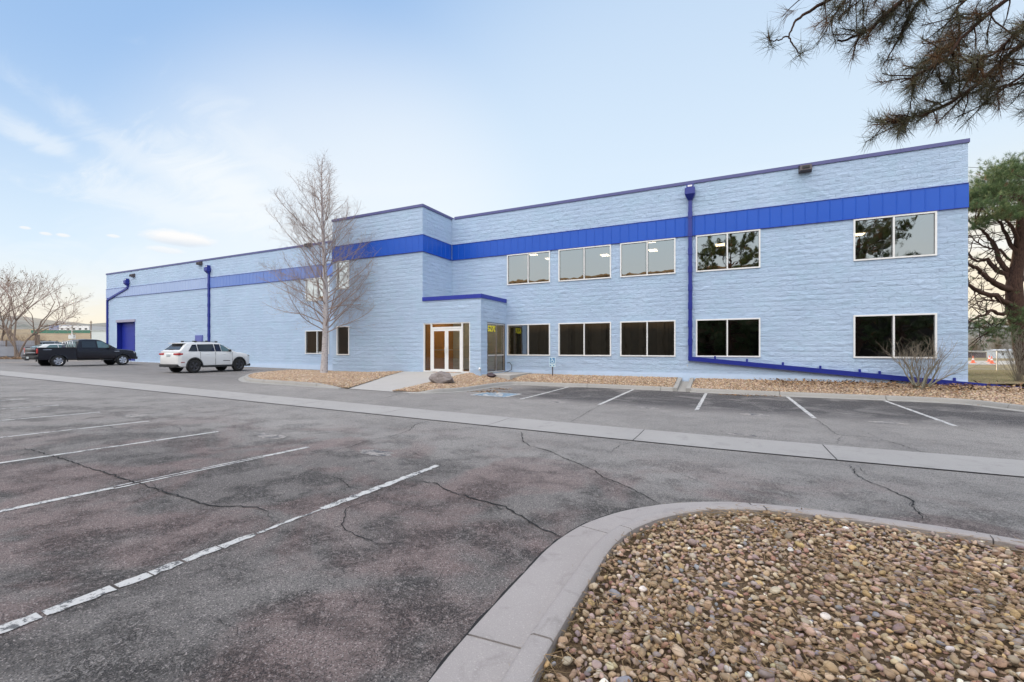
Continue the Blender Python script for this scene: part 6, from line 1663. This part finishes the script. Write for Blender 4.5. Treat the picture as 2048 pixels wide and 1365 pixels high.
# the pine beyond the right end of the building: bare reddish limbs below a flat green crown
def right_pine():
    D = 24.0; base = atD(2062, 742, D); r = random.Random(5)
    root = thing('pine_tree', 'tall pine with bare crooked limbs and a green top just right of the building', 'pine tree', base)
    wood, tw = MB(), MB(); cen = []; dr = []
    def P(x, y, d=D): return atD(x, y, d) - base
    tr_pts = [P(2072, 760), P(2060, 745), P(2046, 705), P(2040, 660), P(2030, 620), P(2028, 570), P(2036, 520), P(2040, 470), P(2042, 420), P(2040, 370)]
    wood.tube(tr_pts, [.50, .42, .37, .34, .37, .33, .25, .20, .14, .08], 12, cap=False)
    def rope(pix, r0, r1):
        pts = [P(*q) for q in pix]; S = []
        for a, b in zip(pts[:-1], pts[1:]):
            for k in range(4): S.append(a.lerp(b, k / 4) + Vector((r.gauss(0, .03), r.gauss(0, .03), r.gauss(0, .03))))
        S.append(pts[-1]); wood.tube(S, [.74 * (r0 + (r1 - r0) * i / (len(S) - 1)) for i in range(len(S))], 7, cap=False); return S
    L_ = [rope([(2030, 560, 24), (1995, 540, 24.4), (1975, 520, 24.6), (1955, 522, 24.7), (1925, 500, 25)], .20, .05),
          rope([(2030, 580, 24), (2000, 575, 23.8), (1975, 560, 23.4), (1960, 540, 23.2), (1935, 528, 23)], .24, .09),
          rope([(2020, 610, 24), (1990, 592, 23.6), (1960, 585, 23.2), (1930, 566, 23)], .20, .10),
          rope([(2025, 625, 24), (2000, 628, 23.8), (1985, 620, 23.5), (1965, 632, 23.2), (1945, 640, 23), (1920, 655, 22.8)], .14, .05),
          rope([(2034, 545, 24), (2015, 545, 24.2), (1998, 520, 24.3), (1985, 480, 24.4), (1960, 460, 24.5), (1935, 440, 24.6)], .22, .05),
          rope([(2036, 520, 24), (2018, 480, 24), (2002, 450, 24), (1980, 430, 24)], .16, .05), rope([(2038, 500, 24), (2030, 470, 23.6), (2012, 440, 23.4), (1996, 400, 23.2)], .15, .05),
          rope([(2040, 480, 24), (2060, 450, 24), (2085, 420, 24), (2110, 380, 24)], .18, .05), rope([(2044, 560, 24), (2080, 540, 24), (2120, 530, 24.3), (2160, 500, 24.3)], .2, .05),
          rope([(2040, 600, 24), (2080, 590, 23.5), (2130, 600, 23)], .18, .05), rope([(2040, 640, 24), (2020, 660, 23), (1995, 655, 22.6), (1975, 665, 22.4)], .10, .03),
          rope([(2030, 600, 24), (2000, 605, 25), (1970, 600, 25.5), (1940, 610, 26)], .09, .03), rope([(2032, 530, 24), (2000, 500, 25), (1965, 495, 25.5), (1938, 470, 26)], .10, .03)]
    for S in L_:
        for k in range(15):
            q, dq = along(S, r.uniform(.25, .99)); d = (dq * .5 + perp(dq, r) * .8).normalized(); p2, _ = limb(tw, q, d, r.uniform(.35, 1.5), .028, .009, r, 6, .45, .02, 4)
            for m in range(3): q3, d3 = along(p2, r.uniform(.3, .99)); limb(tw, q3, (d3 + perp(d3, r) * .8).normalized(), r.uniform(.2, .7), .012, .005, r, 4, .4, .0, 3)
            if r.random() < .45: cen.append(tuple(p2[-1])); dr.append(tuple(d))
    # green cap, in separate pads with gaps
    pads = [(1955, 385, 1.1), (1985, 360, 1.2), (2015, 345, 1.3), (2045, 340, 1.3), (2080, 350, 1.3), (2115, 365, 1.2), (1950, 415, .9), (1980, 400, 1.0), (2010, 385, 1.2), (2040, 385, 1.2), (2075, 390, 1.2), (2110, 410, 1.1), (1930, 400, .8), (2000, 425, .8), (2030, 430, .8), (2150, 400, 1.1), (2150, 450, 1.0), (1965, 440, .6), (2060, 440, .8)]
    for (x, y, s_) in pads:
        for rep in range(3):
            c = P(x + r.gauss(0, 8), y + r.gauss(0, 5), D + r.gauss(0, 1.6)); q, _ = along(L_[r.randrange(4, 8)], .9); tw.tube([q, q.lerp(c, .5) + Vector((0, 0, .1)), c], [.035, .025, .012], 4, cap=False)
            for k in range(int(84 * s_)):
                o = Vector((r.gauss(0, .42 * s_), r.gauss(0, .42 * s_), abs(r.gauss(0, .26 * s_)) - .12)); cen.append(tuple(c + o)); dr.append(tuple((o + Vector((0, 0, .6))).normalized()))
    for (x, y, s_, n) in ((1990, 655, 1.0, 85), (1965, 662, .8, 55), (2015, 670, .9, 70), (2040, 640, .7, 60), (1985, 640, .6, 30), (1955, 650, .5, 24), (2045, 622, .5, 36), (1965, 690, .6, 20)):
        for k in range(n): o = Vector((r.gauss(0, .5 * s_), r.gauss(0, .5), r.gauss(0, .26 * s_))); cen.append(tuple(P(x, y, 22.8 + r.gauss(0, .5)) + o)); dr.append(tuple((o + Vector((0, 0, -.1))).normalized()))
    finish_pine(root, wood, tw, cen, dr, 71, 20, .19, .0058, ((.05, .10, .03), (.14, .20, .07)))
right_pine()

# two more pines stand behind the camera and are mirrored in the right-hand windows
for (x, y, h, rc, sd, lab) in ((-.2, -9.5, 13.2, 4.4, 41, 'pine mirrored in the upstairs window right of the blue downpipe'), (9.8, -6.5, 12.4, 5.4, 42, 'pine mirrored in the pair of windows nearest the building corner')):
    a = pine('pine_tree', lab, (x, y, 0), h, rc, sd, 46, .22, 1.3, .26); finish_pine(a[0], a[1], a[2], a[3], a[4], sd, 18, .24, .014)

for (x, y, h, rc, sd, lab) in ((3.4, -13.5, 9.5, 3.4, 43, 'low crowned pine mirrored between the two right-hand pairs of windows'), (8.0, -14.5, 9.0, 3.6, 44, 'low crowned pine mirrored in the lower window nearest the shrub'), (14.5, -13.0, 9.8, 4.0, 45, 'low crowned pine mirrored at the right edge of the corner windows'), (-1.8, -14.6, 8.6, 3.2, 46, 'low crowned pine mirrored at the left edge of the window right of the downpipe')):
    a = pine('pine_tree', lab, (x, y, 0), h, rc, sd, 44, .04, .9, .26); finish_pine(a[0], a[1], a[2], a[3], a[4], sd, 12, .26, .020)

# ================================================================== LEFT BACKGROUND
def fence():
    A = atD(-60, 719.5, 44.5); B = atD(79, 717, 48.5); root = thing('plank_fence', 'weathered grey plank fence in front of the leafless trees', 'fence', (A.x, A.y, A.z - .05))
    d = Vector((B.x - A.x, B.y - A.y)); L = d.length; root.rotation_euler = (0, 0, math.atan2(d.y, d.x)); r = random.Random(4)
    grey = simple('weathered_plank', (.42, .42, .46), .85, var=.3, scale=2); wht = simple('pale_fence_panel', (.42, .43, .47), .8, var=.25, scale=1.5)
    x = 0.0; mb = MB()
    while x < L:
        w = r.uniform(.14, .17); h = 1.95 + r.uniform(-.08, .06); mb.box(x, x + w - .012, 0, .025, .08 + r.uniform(0, .05), h); x += w
    mb.build('planks', grey, root)
    for k in range(int(L / 2.4) + 1):
        mb = MB(); mb.box(k * 2.4 - .05, k * 2.4 + .05, -.10, -.002, 0, 2.05); mb.build('post', M['grey_bark'], root)
    for z in (.45, 1.5): mb = MB(); mb.box(0, L, -.05, -.001, z, z + .09); mb.build('rail', grey, root)
    mb = MB()
    for k in range(3): mb.box(1.2 + k * 2.9, 3.2 + k * 2.9, -.13, -.105, .35, 1.35)
    mb.build('panel', wht, root)
fence()
g_ = Vector(atD(74, 718, 47)); root = thing('gate_post', 'pair of weathered timber posts at the end of the plank fence', 'gate posts', (g_.x, g_.y, g_.z))
for dx, h in ((-.25, 2.2), (.35, 2.5)):
    mb = MB(); mb.box(dx - .08, dx + .08, -.08, .08, -.1, h); mb.build('post', M['grey_bark'], root)
p = atD(35, 716, 44); leaf_litter('leaf_litter', [(p.x + k * .5 * cs, p.y + k * .5 * sn) for k in range(-4, 8)], (.5, .4), 1600, 'brown leaves heaped at the foot of the plank fence', lambda x, y: zl(x, y) + .02 + abs(random.gauss(0, .08)), 61, (.03, .09))

def box_thing(name, label, cat, px0, px1, y0, y1, D, depth, wallc, roofc=None, rz=None, group=None, windows=0):
    a = atD(px0, y1, D); b = atD(px1, y1, D); top = atD(px0, y0, D).z; w = (b - a).length; h = top - a.z
    root = thing(name, label, cat, a, math.atan2(b.y - a.y, b.x - a.x), group)
    mb = MB(); mb.box(0, w, 0, depth, -3, h * (.8 if roofc else 1)); mb.build('wall', simple(name + '_wall', wallc, .7), root)
    if roofc:
        mb = MB(); e = w * .03; mb.add([(-e, -.3, h * .78), (w + e, -.3, h * .78), (w + e, depth + .3, h * .78), (-e, depth + .3, h * .78), (-e * .2, depth / 2, h), (w + e * .2, depth / 2, h)], [(0, 1, 5, 4), (3, 4, 5, 2), (0, 4, 3), (1, 2, 5), (0, 3, 2, 1)]); mb.build('roof', simple(name + '_roof', roofc, .7), root)
    else:
        mb = MB(); mb.box(-.1, w + .1, -.1, depth + .1, h, h + max(.08, h * .03)); mb.build('roof', simple(name + '_roof', tuple(c * .8 for c in wallc), .7), root)
    for k in range(windows):
        mb = MB(); x = w * (k + .5) / windows; mb.box(x - w * .04, x + w * .04, -.06, .02, h * .35, h * .6); mb.build('window', M['dark'], root)
    return root
box_thing('storage_container', 'white box container standing behind the far left corner of the building', 'container', 183, 215, 662, 692, 62, 3, (.66, .72, .74))
box_thing('far_building', 'long low white building on the ridge above the green fence', 'building', 118, 178, 652, 664, 330, 20, (.75, .76, .78), None, windows=5)
box_thing('far_building', 'blue roofed shed on the ridge left of the white building', 'building', 98, 122, 650, 662, 340, 18, (.30, .33, .48), (.18, .22, .42), windows=2)
box_thing('far_building', 'small white building on the ridge nearest the block wall corner', 'building', 180, 204, 657, 665, 345, 18, (.60, .62, .66), None, windows=3)
box_thing('green_screen_fence', 'long green screen fence along the foot of the far ridge', 'fence', 62, 205, 661, 669, 300, .4, (.06, .18, .13))
# rough ground beyond the lot
def slope():
    V = []; Fc = []; rows = [(60, 700), (85, 692), (130, 684), (190, 676), (295, 667), (420, 662), (560, 656)]; xs = list(range(-300, 420, 12))
    from mathutils import noise as mn
    for D, y in rows:
        for x in xs:
            p = atD(x, y + 1.2 * mn.noise(Vector((x * .02, D * .03, 0))), D); V.append((p.x, p.y, p.z - (1.0 if D == 60 else 0)))
    n = len(xs)
    for j in range(len(rows) - 1):
        for i in range(n - 1): Fc.append((j * n + i, j * n + i + 1, (j + 1) * n + i + 1, (j + 1) * n + i))
    t = NT('rough_dry_slope'); c = t.mix(t.noise(.12, 6, .7), (.24, .18, .10), (.40, .32, .20)); c = t.mix(t.rng(t.noise(.3, 6, .75, t.vec((1, 1, 4))), .46, .56, 0, .9), c, (.15, .085, .05)); c = t.mix(t.rng(t.noise(.06, 5, .7), .55, .65, 0, .6), c, (.16, .15, .08))
    tag(np_mesh('hillside', np.array(V), np.array(Fc), t.set(c, .95), smooth=True), kind='structure')
slope()
def pole(px, y0, y1, D, lab, cross=True, r=.12, col=None):
    b = atD(px, y1, D); t = atD(px, y0, D); root = thing('utility_pole', lab, 'utility pole', b); h = t.z - b.z
    m = M['grey_bark'] if col is None else simple('pale_pole', col, .6)
    mb = MB(); mb.tube([(0, 0, -1), (0, 0, h)], [r, r * .7], 8); mb.build('pole', m, root)
    if cross: mb = MB(); mb.box(-1.0 * cs, 1.0 * cs, -.08, .08, h - .7, h - .5); mb.build('crossarm', m, root)
    return root
pole(182, 642, 672, 170, 'brown wooden utility pole on the slope left of the container', True, .22)
q = pole(144, 652, 690, 90, 'pale pole with a white meter box on the slope behind the parked cars', False, .14, (.6, .6, .58))
mb = MB(); mb.box(-1.0, 1.0, -.2, .2, 1.2, 2.0); mb.build('meter_box', simple('meter_white', (.6, .63, .66), .6), q)
for (x, y, D, s_, sd, lab) in ((70, 708, 66, 3.4, 81, 'tan leafless thicket behind the right end of the plank fence'), (30, 710, 64, 3.6, 82, 'tan leafless thicket behind the middle of the plank fence'), (-10, 710, 64, 3.8, 83, 'tan leafless thicket behind the left end of the plank fence')):
    p = atD(x, y, D); twig_bush('thicket', lab, 'bushes', (p.x, p.y, p.z - .5), s_, 3.2, 200, sd, 'twig_tan' if 'twig_tan' in M else 'twig_grey', .014, group='thickets beyond the plank fence')

# ================================================================== RIGHT BACKGROUND
zr = .30
def chain_fence():
    D0 = 31; a = atD(1925, 741, D0); b = atD(2150, 745, D0); root = thing('wire_fence', 'grey chain link fence with a white rope across the dry grass', 'fence', a, math.atan2(b.y - a.y, b.x - a.x)); L = (b - a).length
    for k in range(int(L / 2.4) + 1): mb = MB(); mb.tube([(k * 2.4, 0, -.3), (k * 2.4, 0, 1.38)], .032, 8); mb.build('post', M['steel'], root)
    mb = MB(); mb.tube([(0, 0, 1.34), (L, 0, 1.34)], .02, 6); mb.tube([(0, 0, .08), (L, 0, .08)], .012, 5); mb.build('rail', M['steel'], root)
    t = NT('chain_link_mesh'); n, l = t.n, t.l
    mb = MB(); s_ = .14; k = -int(1.3 / s_) - 1
    while k * s_ < L:
        for sg in (1, -1):
            x0 = k * s_; pts = [(x0 + (0 if sg > 0 else 1.26), 0, .08), (x0 + (1.26 if sg > 0 else 0), 0, 1.34)]
            if 0 <= pts[0][0] <= L and 0 <= pts[1][0] <= L: mb.tube(pts, .0028, 3, cap=False)
        k += 1
    mb.build('mesh', M['steel'], root, fix=False)
    mb = MB(); n_ = 24
    for (x0, x1) in ((-.1, 2.4), (2.4, 4.8)): mb.tube([(x0 + (x1 - x0) * i / n_, -.05, 1.40 - .30 * 4 * (i / n_) * (1 - i / n_) * .45) for i in range(n_ + 1)], .018, 5)
    mb.build('rope', M['white_frame'], root)
chain_fence()
mb = MB(); a = atD(1900, 729.5, 40); b = atD(2250, 733, 40); c_ = atD(2250, 724, 52); d_ = atD(1900, 722, 52)
for q in (a, b, c_, d_): q.z += .02
mb.quad(a, b, c_, d_); tag(mb.build('gravel_road', simple('pale_road', (.42, .40, .37), .9), fix=False), kind='structure')
def ground_patch(name, rows, x0, x1, mat, step=12):
    V = []; xs = list(np.arange(x0, x1, step)); n = len(xs)
    for D, y in rows:
        for x in xs: p = atD(x, y, D); V.append((p.x, p.y, p.z))
    Fc = [(j * n + i, j * n + i + 1, (j + 1) * n + i + 1, (j + 1) * n + i) for j in range(len(rows) - 1) for i in range(n - 1)]
    tag(np_mesh(name, np.array(V), np.array(Fc), mat, smooth=True), kind='structure')
ground_patch('side_lawn', [(16.2, 768), (18, 762), (24, 751), (31, 741.5), (38, 731.5), (55, 722), (90, 712), (160, 706), (400, 702)], 1925, 2500, M['grassland'])
def grass_blades():
    g = np.random.default_rng(8); n = 9000; Dd = g.uniform(17, 31, n); x = g.uniform(1930, 2200, n)
    u = (x - CX) / F; X = (u * cs - sn) * Dd; Y = (u * sn + cs) * Dd
    yy = np.interp(Dd, [16.2, 18, 24, 31, 38], [768, 762, 751, 741.5, 731.5]); Z = H + (YH - yy) / F * Dd
    d = g.normal(0, .5, (n, 3)); d[:, 2] = 1; d /= np.linalg.norm(d, axis=1, keepdims=True)
    pal = np.array([(.30, .24, .12), (.22, .22, .08), (.36, .30, .18)])[g.integers(0, 3, n)]
    o = needles(np.column_stack([X, Y, Z - .01]), d, g.uniform(.05, .14, n), np.full(n, .006), pal, 'dry_grass', M['litter'], seed=2); tag(o, 'short dry lawn grass right of the building', 'grass', kind='stuff')
grass_blades()
orange = simple('cone_orange', (.85, .13, .04), .5); 
def cone(px, y, D, lab):
    p = atD(px, y, D); root = thing('traffic_cone', lab, 'traffic cone', p, group='traffic cones by the road')
    mb = MB(); mb.box(-.2, .2, -.2, .2, 0, .04); mb.build('base', orange, root)
    mb = MB(); mb.lathe([(.04, .15), (.30, .085)], 16, 'Z'); mb.lathe([(.44, .055), (.68, .02)], 16, 'Z'); mb.build('cone', orange, root, smooth=True, sharp=40)
    mb = MB(); mb.lathe([(.30, .085), (.44, .055)], 16, 'Z'); mb.build('white_collar', M['white_frame'], root, smooth=True, sharp=40)
cone(1946, 726.5, 43, 'orange traffic cone nearest the building corner'); cone(1978.5, 724, 47, 'orange and white traffic cone in the middle of the row, mostly white'); cone(1983.5, 727.5, 41, 'orange traffic cone right of the middle post')
box_thing('white_shed', 'white ribbed shed beyond the road under the pine', 'shed', 1996, 2034, 699, 717, 68, 1.6, (.62, .66, .72), (.5, .52, .56), windows=2)
box_thing('low_wall', 'low dark brick wall behind the traffic cones', 'wall', 1915, 1972, 706, 719, 72, .4, (.10, .08, .09))
for (x, y, D, s_, sd, lab, mt) in ((1950, 716, 78, 4.6, 91, 'tan bare brush behind the low brick wall', 'twig_grey'), (1995, 712, 84, 5.2, 92, 'tan bare brush behind the white shed', 'twig_grey'), (2060, 712, 80, 5.5, 93, 'tan bare brush right of the white shed', 'twig_grey')):
    p = atD(x, y, D); twig_bush('brush', lab, 'bushes', (p.x, p.y, p.z), s_, 5.0, 170, sd, mt, .018, group='brush beyond the side lawn')
mb = MB()
A_ = atD(1925, 334.5, 60); B_ = atD(2200, 317, 60); n_ = 16
mb.tube([A_.lerp(B_, i / n_) + Vector((0, 0, -.5 * 4 * (i / n_) * (1 - i / n_))) for i in range(n_ + 1)], .03, 5); tag(mb.build('overhead_wire', M['dark']), 'single dark overhead wire above the pine right of the building', 'power line')

# ================================================================== SIGN, WHEEL STOP
def sign():
    p = onL(1105, 754, dz=.28); h0 = 1.7 - (715 - YH) * 0 
    D = (p.x * -sn + p.y * cs); base = Vector((p.x, p.y, p.z)); top = atD(1104, 715, D).z - p.z
    root = thing('accessible_parking_sign', 'small blue and white wheelchair parking sign on a dark post in the gravel strip', 'sign', base)
    w, hh = .30, .46; z1 = top; z0 = z1 - hh
    mb = MB(); mb.box(-.022, .022, -.0, .03, -.1, z1 - .02); mb.build('post', simple('rusty_post', (.06, .045, .05), .7), root)
    sb = simple('sign_white', (.62, .78, .86), .5); bl = simple('sign_blue', (.10, .27, .52), .5)
    mb = MB(); mb.box(-w / 2, w / 2, -.012, -.002, z0 + .14, z1); pl = mb.build('sign_plate', sb, root)
    mb = MB(); mb.quad((-w / 2 + .025, -.015, z0 + .185), (w / 2 - .025, -.015, z0 + .185), (w / 2 - .025, -.015, z1 - .025), (-w / 2 + .025, -.015, z1 - .025)); mb.build('blue_field', bl, pl, fix=False)
    mb = MB(); s_ = .25; cz = (z0 + .185 + z1 - .025) / 2
    tmp = MB(); isa(tmp, (0, 0), (1, 0), (0, 1), s_, lambda x, y: 0, 0, .13); mb.add([(x, -.018, cz + y) for x, y, z in tmp.v], tmp.f); mb.build('wheelchair_symbol', sb, pl, fix=False)
    mb = MB(); mb.box(-w / 2 + .03, w / 2 - .03, -.016, -.0145, z0 + .158, z0 + .17); mb.build('text_line', bl, pl)
    mb = MB(); mb.box(-w / 2 + .0, w / 2 - .0, -.012, -.002, z0, z0 + .125); p2 = mb.build('lower_plate', sb, root)
    for x in (-.09, .07): mb = MB(); mb.box(x - .03, x + .03, -.016, -.0125, z0 + .035, z0 + .095); mb.build('lettering', bl, p2)
sign()
slab('wheel_stop', (586, 744.5), (641, 746.5), .16, .13, 'pale concrete wheel stop at the back of the gravel bed left of the tree', 'wheel stop', M['concrete'])
